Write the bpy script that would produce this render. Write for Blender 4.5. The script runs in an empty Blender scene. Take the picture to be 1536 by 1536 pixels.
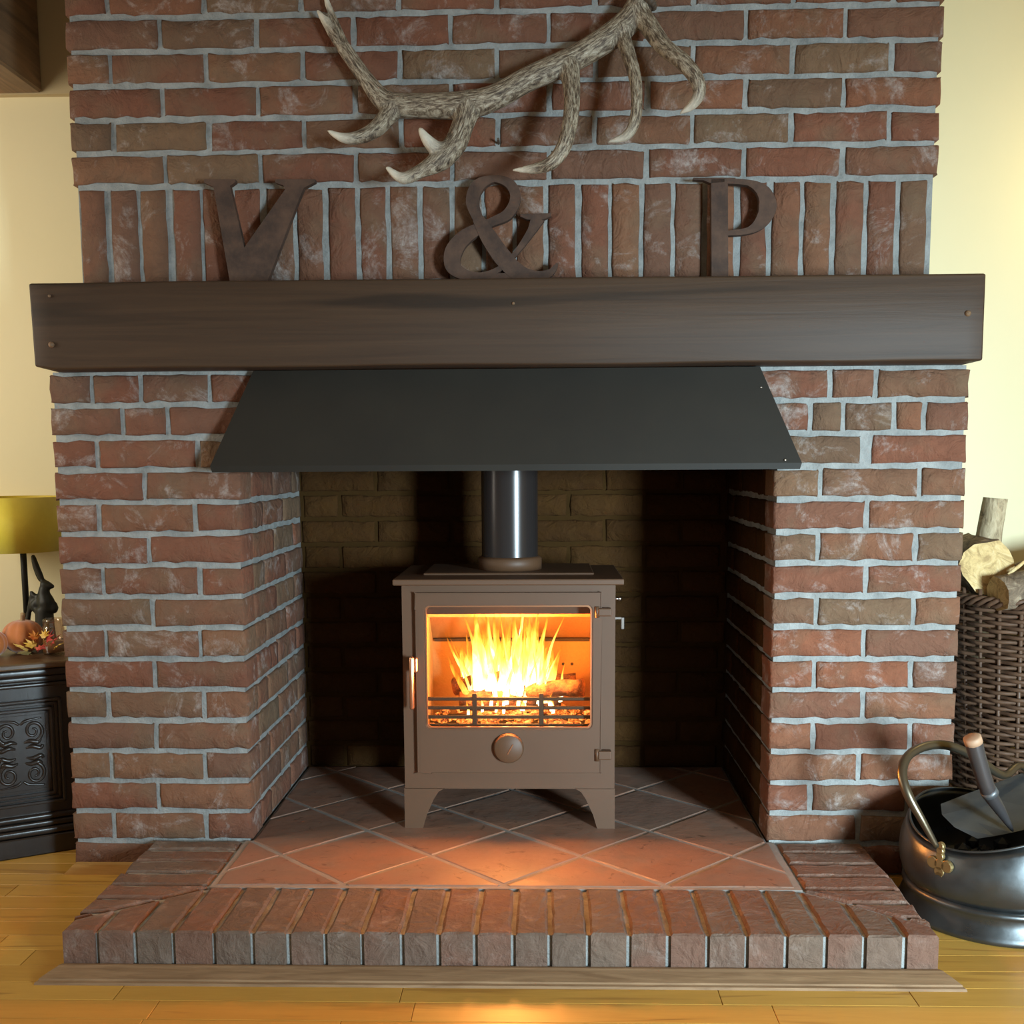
import bpy, bmesh, math, random
from mathutils import Vector, Matrix, noise, kdtree

S = bpy.context.scene
COL = S.collection
V = Vector
R = math.radians

# ------------------------------------------------------------------ camera
F, PITCH, YAW, ROLL, HC, DC, V0 = 1653.4, -.1194, -.0277, -.0058, .9983, 2.5918, 891.8
_c, _s = math.cos(YAW), math.sin(YAW)
_r = V((_c, -_s, 0)); _f0 = V((_s, _c, 0)); _u0 = V((0, 0, 1))
_c, _s = math.cos(PITCH), math.sin(PITCH)
FWD = _f0 * _c + _u0 * _s; _u = _u0 * _c - _f0 * _s
_c, _s = math.cos(ROLL), math.sin(ROLL)
RT = _r * _c + _u * _s; UP = _u * _c - _r * _s
CAM = V((0, -DC, HC))
cd = bpy.data.cameras.new('camera'); cam = bpy.data.objects.new('camera', cd); COL.objects.link(cam)
cd.sensor_fit = 'HORIZONTAL'; cd.sensor_width = 36.0
cd.lens = 36.0 * F / 1536.0
cd.shift_x = 0.0; cd.shift_y = (V0 - 768.0) / 1536.0
cd.clip_start = .02; cd.clip_end = 60
m = Matrix((RT, UP, -FWD)).transposed().to_4x4(); m.translation = CAM
cam.matrix_world = m
S.camera = cam

# ------------------------------------------------------------------ world, lights, exposure
w = bpy.data.worlds.new('world'); S.world = w; w.use_nodes = True
w.node_tree.nodes['Background'].inputs[0].default_value = (1.0, .90, .76, 1)
w.node_tree.nodes['Background'].inputs[1].default_value = .24
S.view_settings.view_transform = 'Standard'; S.view_settings.look = 'None'
S.view_settings.gamma = 1.0; S.view_settings.use_curve_mapping = False
S.view_settings.exposure = 0.0
S.cycles.transparent_max_bounces = 64

def light(name, kind, loc, energy, color, target=None, size=None, size_y=None, radius=None):
    d = bpy.data.lights.new(name, kind); d.energy = energy; d.color = color
    o = bpy.data.objects.new(name, d); COL.objects.link(o); o.location = loc
    if kind == 'AREA':
        d.shape = 'RECTANGLE'; d.size = size; d.size_y = size_y
    if radius: d.shadow_soft_size = radius
    if target: o.rotation_euler = (V(target) - V(loc)).to_track_quat('-Z', 'Y').to_euler()
    return o
gd = light('garden_door_daylight', 'AREA', (2.1, -3.5, .80), 52, (.66, .88, 1.0), (.62, 0, .32), .50, .9)
gd.data.spread = R(70)
light('side_window_daylight', 'AREA', (-2.5, -.55, 1.35), 27, (1.0, .95, .82), (-1.3, .5, 1.15), .8, 1.0)
light('wall_lamp_glow', 'POINT', (1.62, .30, 1.74), 5, (1.0, .80, .40), radius=.07)

# ------------------------------------------------------------------ helpers
def at(u, v, Y):
    r = FWD * F + RT * (u - 768) - UP * (v - V0)
    return CAM + r * ((Y - CAM.y) / r.y)
def atz(u, v, Z):
    r = FWD * F + RT * (u - 768) - UP * (v - V0)
    return CAM + r * ((Z - CAM.z) / r.z)

WL = {}
def link(name, data, parent=None, loc=(0, 0, 0), rot=None):
    o = bpy.data.objects.new(name, data); COL.objects.link(o)
    loc = V(loc); WL[o.name] = loc
    if parent is not None:
        o.parent = parent; o.location = loc - WL[parent.name]
    else:
        o.location = loc
    if rot: o.rotation_euler = rot
    return o
def tag(o, label=None, cat=None, group=None, kind=None):
    if label: o['label'] = label
    if cat: o['category'] = cat
    if group: o['group'] = group
    if kind: o['kind'] = kind
    return o
def thing(name, label, cat, loc=(0, 0, 0), group=None, kind=None):
    return tag(link(name, None, None, loc), label, cat, group, kind)
def fin(bm, name, mat, smooth=False):
    bmesh.ops.recalc_face_normals(bm, faces=bm.faces[:])
    me = bpy.data.meshes.new(name); bm.to_mesh(me); bm.free()
    if mat: me.materials.append(mat)
    if smooth:
        me.polygons.foreach_set('use_smooth', [True] * len(me.polygons))
    return me
def put(name, bm, mat, parent=None, smooth=False, loc=(0, 0, 0), rot=None, origin=None):
    """mesh given in world coordinates (minus loc); origin moves the pivot without moving the shape"""
    if origin is not None:
        bmesh.ops.translate(bm, verts=bm.verts[:], vec=-V(origin)); loc = origin
    return link(name, fin(bm, name, mat, smooth), parent, loc, rot)
def box(bm, x0, x1, y0, y1, z0, z1, bev=0, seg=1):
    ret = bmesh.ops.create_cube(bm, size=1.0)
    vs = ret['verts']
    bmesh.ops.scale(bm, verts=vs, vec=(x1 - x0, y1 - y0, z1 - z0))
    bmesh.ops.translate(bm, verts=vs, vec=((x0 + x1) / 2, (y0 + y1) / 2, (z0 + z1) / 2))
    if bev:
        es = {e for v in vs for e in v.link_edges}
        bmesh.ops.bevel(bm, geom=list(es), offset=bev, segments=seg, affect='EDGES', profile=.5)
    return bm
def B(*a, **k):
    return box(bmesh.new(), *a, **k)
def catmull(pts, n=6):
    P = [V(p) for p in pts]; out = []
    for i in range(len(P) - 1):
        p0 = P[max(i - 1, 0)]; p1 = P[i]; p2 = P[i + 1]; p3 = P[min(i + 2, len(P) - 1)]
        for k in range(n):
            t = k / n
            out.append(.5 * ((2 * p1) + (p2 - p0) * t + (2 * p0 - 5 * p1 + 4 * p2 - p3) * t * t + (3 * p1 - p0 - 3 * p2 + p3) * t ** 3))
    out.append(P[-1]); return out
def lerp_list(vals, n=6):
    out = []
    for i in range(len(vals) - 1):
        for k in range(n):
            t = k / n; out.append(vals[i] * (1 - t) + vals[i + 1] * t)
    out.append(vals[-1]); return out
def tube(bm, pts, radii, sides=10, cap=True, squash=None, closed=False):
    P = [V(p) for p in pts]; n = len(P)
    if not hasattr(radii, '__len__'): radii = [radii] * n
    rings = []; up = None
    for i in range(n):
        if closed: t = P[(i + 1) % n] - P[i - 1]
        else: t = P[min(i + 1, n - 1)] - P[max(i - 1, 0)]
        t.normalize()
        if up is None:
            up = V((0, 0, 1)) if abs(t.z) < .9 else V((1, 0, 0))
        a = (up - t * up.dot(t)).normalized(); up = a; b = t.cross(a)
        ring = []
        for k in range(sides):
            an = 2 * math.pi * k / sides
            ring.append(bm.verts.new(P[i] + a * (math.cos(an) * radii[i]) + b * (math.sin(an) * radii[i] * (squash or 1))))
        rings.append(ring)
    for i in range(n if closed else n - 1):
        A, Bn = rings[i], rings[(i + 1) % n]
        for k in range(sides):
            bm.faces.new((A[k], A[(k + 1) % sides], Bn[(k + 1) % sides], Bn[k]))
    if cap and not closed:
        bm.faces.new(rings[0][::-1]); bm.faces.new(rings[-1])
    return bm
def lathe(bm, prof, c=(0, 0, 0), n=32, mod=None, close=False):
    rings = []
    for (r, z) in prof:
        ring = []
        for k in range(n):
            a = 2 * math.pi * k / n; rr = r * (mod(a, z) if mod else 1)
            ring.append(bm.verts.new((c[0] + rr * math.cos(a), c[1] + rr * math.sin(a), c[2] + z)))
        rings.append(ring)
    for i in range(len(prof) - 1):
        for k in range(n):
            bm.faces.new((rings[i][k], rings[i][(k + 1) % n], rings[i + 1][(k + 1) % n], rings[i + 1][k]))
    if prof[0][0] > 1e-6 and close: bm.faces.new(rings[0][::-1])
    if prof[-1][0] > 1e-6 and close: bm.faces.new(rings[-1])
    return bm
def prism(bm, poly, y0, y1):
    """poly: list of (x,z), extruded along y"""
    a = [bm.verts.new((x, y0, z)) for x, z in poly]; b = [bm.verts.new((x, y1, z)) for x, z in poly]
    n = len(poly)
    bm.faces.new(a); bm.faces.new(b[::-1])
    for i in range(n): bm.faces.new((a[i], b[i], b[(i + 1) % n], a[(i + 1) % n]))
    return bm
def clip(poly, nx, ny, c):
    """keep nx*x+ny*y<=c"""
    out = []
    for i in range(len(poly)):
        p, q = poly[i], poly[(i + 1) % len(poly)]
        dp = nx * p[0] + ny * p[1] - c; dq = nx * q[0] + ny * q[1] - c
        if dp <= 0: out.append(p)
        if dp * dq < 0:
            t = dp / (dp - dq); out.append((p[0] + (q[0] - p[0]) * t, p[1] + (q[1] - p[1]) * t))
    return out
def rough_prism(poly, z0, z1, b=.006, jit=.0015, seg=.035, seed=0, uneven=.0015):
    rnd = random.Random(seed)
    area = sum(poly[i][0] * poly[(i + 1) % len(poly)][1] - poly[(i + 1) % len(poly)][0] * poly[i][1] for i in range(len(poly)))
    if area < 0: poly = poly[::-1]
    P = []
    for i in range(len(poly)):
        p, q = V(poly[i]), V(poly[(i + 1) % len(poly)]); L = (q - p).length
        if L < .003: continue
        k = max(1, int(L / seg))
        for j in range(k):
            P.append(p.lerp(q, j / k))
    n = len(P); bm = bmesh.new(); Bt, O, I = [], [], []
    for i in range(n):
        t = (P[(i + 1) % n] - P[i - 1]).normalized(); nin = V((-t.y, t.x))
        p = P[i] + nin * rnd.uniform(-jit * .3, jit)
        q = p + nin * (b * rnd.uniform(.8, 1.5))
        Bt.append(bm.verts.new((p.x, p.y, z0)))
        O.append(bm.verts.new((p.x, p.y, z1 - b * rnd.uniform(.7, 1.2))))
        I.append(bm.verts.new((q.x, q.y, z1 + rnd.uniform(-uneven, uneven * .3))))
    for A, Cc in ((Bt, O), (O, I)):
        for i in range(n): bm.faces.new((A[i], A[(i + 1) % n], Cc[(i + 1) % n], Cc[i]))
    bm.faces.new(I)
    return bm
def plate_hole(bm, X0, X1, Z0, Z1, hx0, hx1, hz0, hz1, rad, y0, y1):
    """rectangular plate with a rounded rectangular hole, thickness y0..y1"""
    cx, cz = (hx0 + hx1) / 2, (hz0 + hz1) / 2; hole = []
    for (qx, qz, a0) in ((hx1 - rad, hz1 - rad, 0), (hx0 + rad, hz1 - rad, 90), (hx0 + rad, hz0 + rad, 180), (hx1 - rad, hz0 + rad, 270)):
        for k in range(6):
            a = R(a0 + 18 * k); hole.append((qx + rad * math.cos(a), qz + rad * math.sin(a)))
    outer = []
    for i, (x, z) in enumerate(hole):
        q = i // 6; k = i % 6
        corner = ((X1, Z1), (X0, Z1), (X0, Z0), (X1, Z0))[q]
        if k in (2, 3): outer.append(corner)
        elif q == 0: outer.append((X1, z) if k < 2 else (x, Z1))
        elif q == 1: outer.append((x, Z1) if k < 2 else (X0, z))
        elif q == 2: outer.append((X0, z) if k < 2 else (x, Z0))
        else: outer.append((x, Z0) if k < 2 else (X1, z))
    n = len(hole)
    vs = {}
    for yy in (y0, y1):
        vs['h', yy] = [bm.verts.new((x, yy, z)) for x, z in hole]; vs['o', yy] = [bm.verts.new((x, yy, z)) for x, z in outer]
    def quad(a, b, c, d):
        f = []
        for v in (a, b, c, d):
            if v not in f: f.append(v)
        if len(f) >= 3: bm.faces.new(f)
    for i in range(n):
        j = (i + 1) % n
        for yy in (y0, y1): quad(vs['h', yy][i], vs['h', yy][j], vs['o', yy][j], vs['o', yy][i])
        quad(vs['h', y0][i], vs['h', y1][i], vs['h', y1][j], vs['h', y0][j])
        quad(vs['o', y0][i], vs['o', y1][i], vs['o', y1][j], vs['o', y0][j])
    bmesh.ops.remove_doubles(bm, verts=bm.verts[:], dist=1e-5)
    return bm

# ------------------------------------------------------------------ materials
class NT:
    def __init__(s, name):
        s.m = bpy.data.materials.new(name); s.m.use_nodes = True
        s.t = s.m.node_tree; s.t.nodes.clear(); s.out = s.t.nodes.new('ShaderNodeOutputMaterial')
    def n(s, typ, ins=None, out=0, **props):
        nd = s.t.nodes.new('ShaderNode' + typ)
        for k, v in props.items(): setattr(nd, k, v)
        for k, v in (ins or {}).items():
            sock = nd.inputs[k]
            if isinstance(v, bpy.types.NodeSocket): s.t.links.new(v, sock)
            elif isinstance(v, bpy.types.Node): s.t.links.new(v.outputs[0], sock)
            else: sock.default_value = v
        return nd.outputs[out]
    def coord(s, scale=(1, 1, 1), rand=True, kind='Object', rot=(0, 0, 0)):
        tc = s.t.nodes.new('ShaderNodeTexCoord').outputs[kind]
        if rand:
            r = s.n('ObjectInfo', out='Random'); r = s.n('Math', {0: r, 1: 61.7}, operation='MULTIPLY')
            tc = s.n('VectorMath', {0: tc, 1: r}, operation='ADD')
        return s.n('Mapping', {0: tc, 'Scale': scale, 'Rotation': rot})
    def rnd(s): return s.n('ObjectInfo', out='Random')
    def noise(s, vec, scale, detail=4, rough=.55, dist=0.0):
        return s.n('TexNoise', {'Vector': vec, 'Scale': scale, 'Detail': detail, 'Roughness': rough, 'Distortion': dist})
    def ramp(s, fac, stops, interp='LINEAR'):
        nd = s.t.nodes.new('ShaderNodeValToRGB'); s.t.links.new(fac, nd.inputs[0]); cr = nd.color_ramp; cr.interpolation = interp
        while len(cr.elements) < len(stops): cr.elements.new(.5)
        for e, (p, c) in zip(cr.elements, stops):
            e.position = p; e.color = (c, c, c, 1) if isinstance(c, (int, float)) else (*c, 1)
        return nd.outputs[0]
    def mix(s, fac, a, b, mode='MIX'):
        nd = s.t.nodes.new('ShaderNodeMix'); nd.data_type = 'RGBA'; nd.blend_type = mode
        for i, v in ((0, fac), (6, a), (7, b)):
            if isinstance(v, bpy.types.NodeSocket): s.t.links.new(v, nd.inputs[i])
            else: nd.inputs[i].default_value = (*v, 1) if isinstance(v, tuple) else v
        return nd.outputs[2]
    def mul(s, a, b): return s.n('Math', {0: a, 1: b}, operation='MULTIPLY')
    def add(s, a, b): return s.n('Math', {0: a, 1: b}, operation='ADD')
    def bump(s, h, strength=.5, dist=.004, normal=None):
        ins = {'Height': h, 'Strength': strength, 'Distance': dist}
        if normal is not None: ins['Normal'] = normal
        return s.n('Bump', ins)
    def done(s, color, rough=.8, metal=0.0, normal=None, **extra):
        ins = {'Base Color': (*color, 1) if isinstance(color, tuple) else color, 'Roughness': rough, 'Metallic': metal}
        if normal is not None: ins['Normal'] = normal
        ins.update(extra)
        b = s.n('BsdfPrincipled', ins); s.t.links.new(b, s.out.inputs[0]); return s.m
MAT = {}
def mk_brick(name, palette, tan, pale, palef=.75, rough=.9, spec=.4):
    k = NT(name); c = k.coord()
    col = k.ramp(k.rnd(), palette)
    n1 = k.noise(c, 7, 3, .6); col = k.mix(k.mul(k.ramp(n1, [(.48, 0), (.66, 1)]), .55), col, tan)
    n2 = k.noise(c, 26, 6, .65); col = k.mix(k.mul(n2, .55), col, (.05, .024, .015), 'MIX')
    n3 = k.noise(c, 11, 9, .72, .6); e = k.ramp(n3, [(.54, 0), (.68, 1)])
    n4 = k.noise(c, 90, 4, .7); e = k.mul(e, k.ramp(n4, [(.35, .25), (.6, 1)]))
    col = k.mix(k.mul(e, palef), col, pale)
    h = k.add(k.mul(k.noise(c, 45, 9, .7, .5), 1.0), k.mul(k.noise(c, 15, 4, .55, 1.8), 1.6))
    nm = k.bump(h, .9, .008)
    return k.done(col, rough, normal=nm, **{'Specular IOR Level': spec})
MAT['brick'] = mk_brick('fired_clay_brick', [(0, (.21, .082, .046)), (.22, (.26, .094, .05)), (.42, (.20, .098, .060)), (.6, (.27, .108, .054)), (.78, (.19, .108, .062)), (.9, (.25, .145, .078)), (1, (.30, .10, .048))], (.21, .14, .082), (.46, .40, .36))
MAT['soot_glare_brick'] = mk_brick('soot_and_painted_glare_brick', [(0, (.050, .022, .005)), (.5, (.066, .028, .006)), (1, (.085, .038, .009))], (.055, .026, .006), (.09, .045, .014), .5, .95, .08)  # soot tone with the fire's amber glare painted into the brick colour
k = NT('soot_and_painted_glare_mortar'); c = k.coord(rand=False)
MAT['soot_glare_mortar'] = k.done(k.mix(k.noise(c, 35, 6, .6), (.036, .018, .005), (.058, .028, .008)), .95, normal=k.bump(k.noise(c, 160, 6, .7), .5, .004), **{'Specular IOR Level': .08})  # sooty joints, same amber glare painted into the colour
MAT['hearth_brick'] = mk_brick('worn_hearth_brick', [(0, (.215, .112, .075)), (.4, (.245, .125, .082)), (.7, (.19, .125, .09)), (1, (.225, .145, .10))], (.20, .148, .108), (.40, .32, .27), .5, .8)
k = NT('grey_mortar'); c = k.coord(rand=False)
col = k.mix(k.ramp(k.noise(c, 22, 8, .7), [(.3, 0), (.7, 1)]), (.19, .195, .185), (.37, .37, .35))
MAT['mortar'] = k.done(col, .95, normal=k.bump(k.add(k.noise(c, 160, 6, .7), k.mul(k.noise(c, 40, 4, .6), 1.5)), .6, .005))
k = NT('terracotta_tile'); c = k.coord()
col = k.ramp(k.rnd(), [(0, (.25, .135, .09)), (.5, (.30, .155, .10)), (1, (.24, .15, .115))])
n = k.noise(c, 9, 6, .65); col = k.mix(k.ramp(n, [(.45, 0), (.7, .8)]), col, (.21, .15, .115))
n = k.noise(c, 22, 5, .6, 1.5); col = k.mix(k.ramp(n, [(.6, 0), (.68, .8)]), col, (.13, .065, .04))
MAT['tile'] = k.done(col, k.ramp(k.noise(c, 12, 4), [(.3, .38), (.7, .62)]), normal=k.bump(k.noise(c, 16, 6, .6), .4, .006))
def mk_wood(name, a, b, scale, rough, bumps=.3, rand=True, knots=None, spec=.5):
    k = NT(name); c = k.coord(scale, rand)
    g = k.noise(c, 1.0, 8, .62, 1.2)
    col = k.mix(k.ramp(g, [(.3, 0), (.7, 1)]), a, b)
    if rand:
        col = k.mix(.65, col, k.mix(k.rnd(), a, b))
    if knots:
        n = k.noise(c, .28, 3, .5, 2.0); col = k.mix(k.mul(k.ramp(n, [(.58, 0), (.68, 1)]), .75), col, knots)
    return k.done(col, rough, normal=k.bump(g, bumps, .003), **{'Specular IOR Level': spec})
MAT['mantel'] = mk_wood('dark_stained_oak', (.042, .023, .013), (.066, .036, .019), (1.3, 34, 34), .55, .25, False, (.02, .012, .007), .3)
MAT['beam'] = mk_wood('old_ceiling_oak', (.10, .06, .032), (.27, .15, .075), (24, 2, 24), .65, .6, False, (.03, .018, .012))
MAT['plank'] = mk_wood('oak_floorboard', (.46, .235, .040), (.64, .36, .075), (5, 60, 40), .38, .06, True, (.34, .16, .03), spec=.3)
MAT['trim'] = mk_wood('waxed_oak_moulding', (.20, .115, .06), (.34, .21, .115), (6, 60, 60), .62, .15, False, None, .2)
MAT['trim2'] = mk_wood('honey_oak_moulding', (.44, .24, .07), (.56, .33, .11), (6, 60, 60), .4, .1, False)
k = NT('cream_wall_paint'); c = k.coord(rand=False)
MAT['cream'] = k.done(k.mix(k.noise(c, 3, 3), (.78, .69, .43), (.82, .73, .48)), .85, normal=k.bump(k.noise(c, 40, 4, .6), .08, .003))
k = NT('white_ceiling_paint'); MAT['white'] = k.done((.72, .66, .54), .9)
k = NT('black_hood_steel'); c = k.coord(rand=False)
MAT['hood'] = k.done(k.mix(k.noise(c, 6, 4), (.014, .011, .008), (.024, .019, .013)), .6, .0, normal=k.bump(k.noise(c, 300, 3, .6), .08, .001), **{'Specular IOR Level': .25})
k = NT('stove_glare_brown'); c = k.coord(rand=False)
MAT['stove'] = k.done(k.mix(k.noise(c, 8, 4), (.092, .043, .019), (.114, .054, .025)), .55, .05, normal=k.bump(k.noise(c, 420, 3, .6), .06, .001))  # brown carries the fire's glare, put into the stove's even colour
k = NT('satin_flue_enamel'); MAT['flue'] = k.done((.035, .028, .026), .24, .3)
k = NT('vermiculite_board'); c = k.coord(rand=False)
MAT['verm'] = k.done(k.mix(k.noise(c, 120, 5, .7), (.44, .22, .07), (.62, .34, .12)), .9, normal=k.bump(k.noise(c, 150, 4), .4, .003))
k = NT('grate_iron'); MAT['iron'] = k.done((.05, .038, .03), .5, .4)
k = NT('polished_steel'); MAT['chrome'] = k.done((.75, .74, .72), .22, 1.0)
k = NT('copper_tinted_handle'); MAT['handle'] = k.done((.72, .36, .20), .28, .9)
k = NT('charred_bark'); c = k.coord()
MAT['char'] = k.done(k.mix(k.ramp(k.noise(c, 40, 6, .7), [(.4, 0), (.65, 1)]), (.045, .02, .012), (.30, .12, .05)), .95, normal=k.bump(k.noise(c, 60, 6, .7), .9, .006))
k = NT('glowing_embers'); c = k.coord(rand=False)
e = k.ramp(k.noise(c, 90, 4, .6), [(.40, (.05, .01, .004)), (.52, (1.0, .18, .02)), (.64, (1.0, .55, .12))])
MAT['ember'] = k.done((.05, .03, .02), .9, **{'Emission Color': e, 'Emission Strength': 1.6})
def mk_glass(name, tint, refl):
    k = NT(name)
    t = k.n('BsdfTransparent', {0: (*tint, 1)}); g = k.n('BsdfGlossy', {0: (1, 1, 1, 1), 'Roughness': .06})
    s = k.n('MixShader', {0: refl, 1: t, 2: g}); k.t.links.new(s, k.out.inputs[0]); return k.m
MAT['stoveglass'] = mk_glass('stove_glass', (.97, .93, .88), .03)
MAT['jarglass'] = mk_glass('jar_glass', (.90, .82, .74), .14)
k = NT('flame'); a = k.n('Attribute', attribute_name='glow', out='Fac'); c = k.coord((26, 26, 9))
nz = k.noise(c, 1.0, 5, .6, 1.0)
hh = k.add(a, k.mul(k.add(nz, -.5), .9))
fc = k.ramp(hh, [(.0, (1, .20, .01)), (.32, (1, .40, .03)), (.58, (1, .66, .14)), (.85, (1, .92, .62))])
st = k.n('MapRange', {0: hh, 1: 0.1, 2: .95, 3: .8, 4: 6.5})
em = k.n('Emission', {0: fc, 1: st}); tr = k.n('BsdfTransparent')
al = k.ramp(hh, [(.10, .0), (.34, .45), (.62, .85), (.95, .95)])
k.t.links.new(k.n('MixShader', {0: al, 1: tr, 2: em}), k.out.inputs[0]); MAT['flame'] = k.m

# ------------------------------------------------------------------ bricks
_bm_cache = {}
def brick_mesh(wd, ht, dp, seed, mat, b=.005):
    key = (round(wd, 3), round(ht, 3), round(dp, 3), seed, mat)
    if key in _bm_cache: return _bm_cache[key]
    rnd = random.Random(hash(key[:4]) & 0xffff); off = rnd.uniform(0, 99)
    def lines(L, step):
        k = max(2, round((L - 2 * b) / step)); return [-L / 2] + [-L / 2 + b + (L - 2 * b) * i / k for i in range(k + 1)] + [L / 2]
    xs, zs = lines(wd, .027), lines(ht, .022 if ht < .1 else .030)
    bm = bmesh.new(); G = []
    nx, nz = len(xs), len(zs)
    for j, z in enumerate(zs):
        row = []
        for i, x in enumerate(xs):
            edge = i in (0, nx - 1) or j in (0, nz - 1)
            nn = noise.noise(V((x * 22 + off, z * 22, off))); n2 = noise.noise(V((x * 60, z * 60 + off, off)))
            y = nn * .0022
            xx, zz = x, z
            if edge:
                y = b * (1 + .5 * n2)
                if i == 0: xx += max(0, n2) * .004 + rnd.uniform(-.001, .0015)
                if i == nx - 1: xx -= max(0, n2) * .004 + rnd.uniform(-.001, .0015)
                if j == 0: zz += max(0, n2) * .007 + rnd.uniform(-.0015, .0028)
                if j == nz - 1: zz -= max(0, nn) * .006 + rnd.uniform(-.0015, .0022)
            row.append(bm.verts.new((xx, y, zz)))
        G.append(row)
    for j in range(nz - 1):
        for i in range(nx - 1): bm.faces.new((G[j][i], G[j][i + 1], G[j + 1][i + 1], G[j + 1][i]))
    ring = G[0][:] + [G[j][-1] for j in range(1, nz)] + G[-1][-2::-1] + [G[j][0] for j in range(nz - 2, 0, -1)]
    bk = [bm.verts.new((v.co.x, dp, v.co.z)) for v in ring]
    for i in range(len(ring)): bm.faces.new((ring[i], bk[i], bk[(i + 1) % len(ring)], ring[(i + 1) % len(ring)]))
    me = fin(bm, 'brick', MAT[mat], True); _bm_cache[key] = me; return me
_rb = random.Random(5)
def brick(parent, x0, x1, z0, z1, y, dp=.09, axis='y', mat='brick', nv=5):
    """axis 'y': face looks to -Y at depth y, x0..x1 along X.  '+x'/'-x': face looks that way at X=y, x0..x1 along Y"""
    wd = x1 - x0
    wd = round(wd / .003) * .003
    me = brick_mesh(wd, z1 - z0, dp, _rb.randrange(nv), mat)
    j = _rb.uniform(-.0015, .0015); tilt = R(_rb.uniform(-.35, .35))
    cz = (z0 + z1) / 2 + _rb.uniform(-.0008, .0008); cx = (x0 + x1) / 2
    if axis == 'y': return link('brick', me, parent, (cx, y + j, cz), (0, tilt, 0))
    if axis == '+x': return link('brick', me, parent, (y + j, cx, cz), (0, tilt, R(90)))
    return link('brick', me, parent, (y + j, cx, cz), (0, tilt, R(-90)))

YB = .0673                      # face of the upper chimney breast
BX0, BX1 = -1.1015, .9135
P = .0755; ZJ0 = 1.1358; ZS = 1.6459
XLO, XLI, XRI, XRO = -1.1548, -.7118, .541, .9813
ZHH = .0837; YBACK = .66
REC = .007                      # mortar set back behind the brick faces

# floor ------------------------------------------------------------
fl = put('floor', B(-2.6, 2.6, -4.2, .56, -.05, -.004), MAT['trim2'])
tag(fl, 'honey coloured oak strip floor in front of the fireplace', 'floor', kind='structure')
rp = random.Random(11); pm = {}
y = .55
row = 0
while y > -1.25:
    y0 = y - .0705
    x = -1.95 - rp.uniform(0, .4)
    while x < 1.75:
        L = rp.choice((.30, .36, .42, .48, .54, .6, .66))
        x1 = x + L
        # planks wholly under the chimney breast stay out
        if not (y0 > .03 and x > -1.15 and x1 < .97):
            if L not in pm:
                pm[L] = fin(B(-L / 2 + .0006, L / 2 - .0006, -.0347, .0347, -.004, 0, .0008), 'plank', MAT['plank'])
            link('plank', pm[L], fl, ((x + x1) / 2, (y + y0) / 2, 0))
        x = x1
    y = y0; row += 1

# walls and ceiling --------------------------------------------------
tag(put('wall_left', B(-2.6, BX0 + .02, .56, .68, 0, 2.4), MAT['cream']), 'cream painted wall behind the lamp, left of the chimney breast', 'wall', kind='structure')
tag(put('wall_right', B(BX1 - .02, 2.6, .56, .68, 0, 2.4), MAT['cream']), 'cream painted wall behind the log basket, right of the chimney breast', 'wall', kind='structure')
tag(put('wall_side_left', B(-2.72, -2.6, -4.2, .68, 0, 2.4), MAT['cream']), 'cream painted side wall of the room beyond the dark cabinet', 'wall', kind='structure')
tag(put('wall_side_right', B(2.6, 2.72, -4.2, .68, 0, 2.4), MAT['cream']), 'cream painted side wall of the room beyond the log basket', 'wall', kind='structure')
tag(put('ceiling', B(-2.72, 2.72, -4.2, .68, 2.4, 2.5), MAT['white']), 'pale painted ceiling above the brick chimney breast', 'ceiling', kind='structure')
k = NT('tan_header'); c = k.coord(rand=False); MAT['tan'] = k.done(k.mix(k.noise(c, 6, 4), (.46, .36, .20), (.52, .41, .24)), .9)  # header in a darker tan than the cream wall
hp_ = at(64, 141, .535); HZ = hp_.z
tag(put('wall_header', B(-2.6, BX0 + .01, .535, .56, HZ, 2.4), MAT['tan']), 'tan plastered header at top left that the dark beam runs into', 'wall', kind='structure')
bm = bmesh.new(); box(bm, hp_.x - .24, hp_.x, -3.6, .535, HZ, 2.38, .006)
bmesh.ops.subdivide_edges(bm, edges=[e for e in bm.edges if e.calc_length() > 2], cuts=40)
for v in bm.verts:
    v.co.x += .005 * noise.noise(V((v.co.y * 4, v.co.z * 6, 1))); v.co.z += .005 * noise.noise(V((v.co.y * 4, v.co.x * 6, 7)))
tag(put('ceiling_beam', bm, MAT['beam'], origin=(hp_.x - .12, -1.6, HZ)), 'dark old oak ceiling beam at the top left corner', 'beam', kind='structure')

# chimney breast (upper) ------------------------------------------------
cb = put('wall_chimney_breast', B(BX0 + .010, BX1 - .010, YB + REC, .68, 1.21, 2.4), MAT['mortar'])
tag(cb, 'upper brick chimney breast with a soldier course above the mantel beam', 'wall', kind='structure')
for r in range(10):
    z0 = ZS + r * P + .0055; z1 = ZS + (r + 1) * P - .0055
    pitch = (BX1 - BX0 + .0105) / 9
    if r % 2 == 0: cuts = [BX0 + i * pitch for i in range(10)]
    else: cuts = [BX0] + [BX0 + (i + .47) * pitch for i in range(9)] + [BX1 + .0105]
    if r >= 9: break
    for i in range(len(cuts) - 1):
        brick(cb, cuts[i] + (_rb.uniform(-.002, .002) if i else 0), cuts[i + 1] - .0105, z0, z1, YB, .11)
ns = 27; pitch = (BX1 - BX0 - .022) / ns
for i in range(ns):
    x0 = BX0 + .012 + i * pitch + _rb.uniform(-.002, .002)
    brick(cb, x0, x0 + pitch - .0115 + _rb.uniform(-.002, .002), ZS - .221, ZS - .0065, YB, .11, nv=9)

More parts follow.
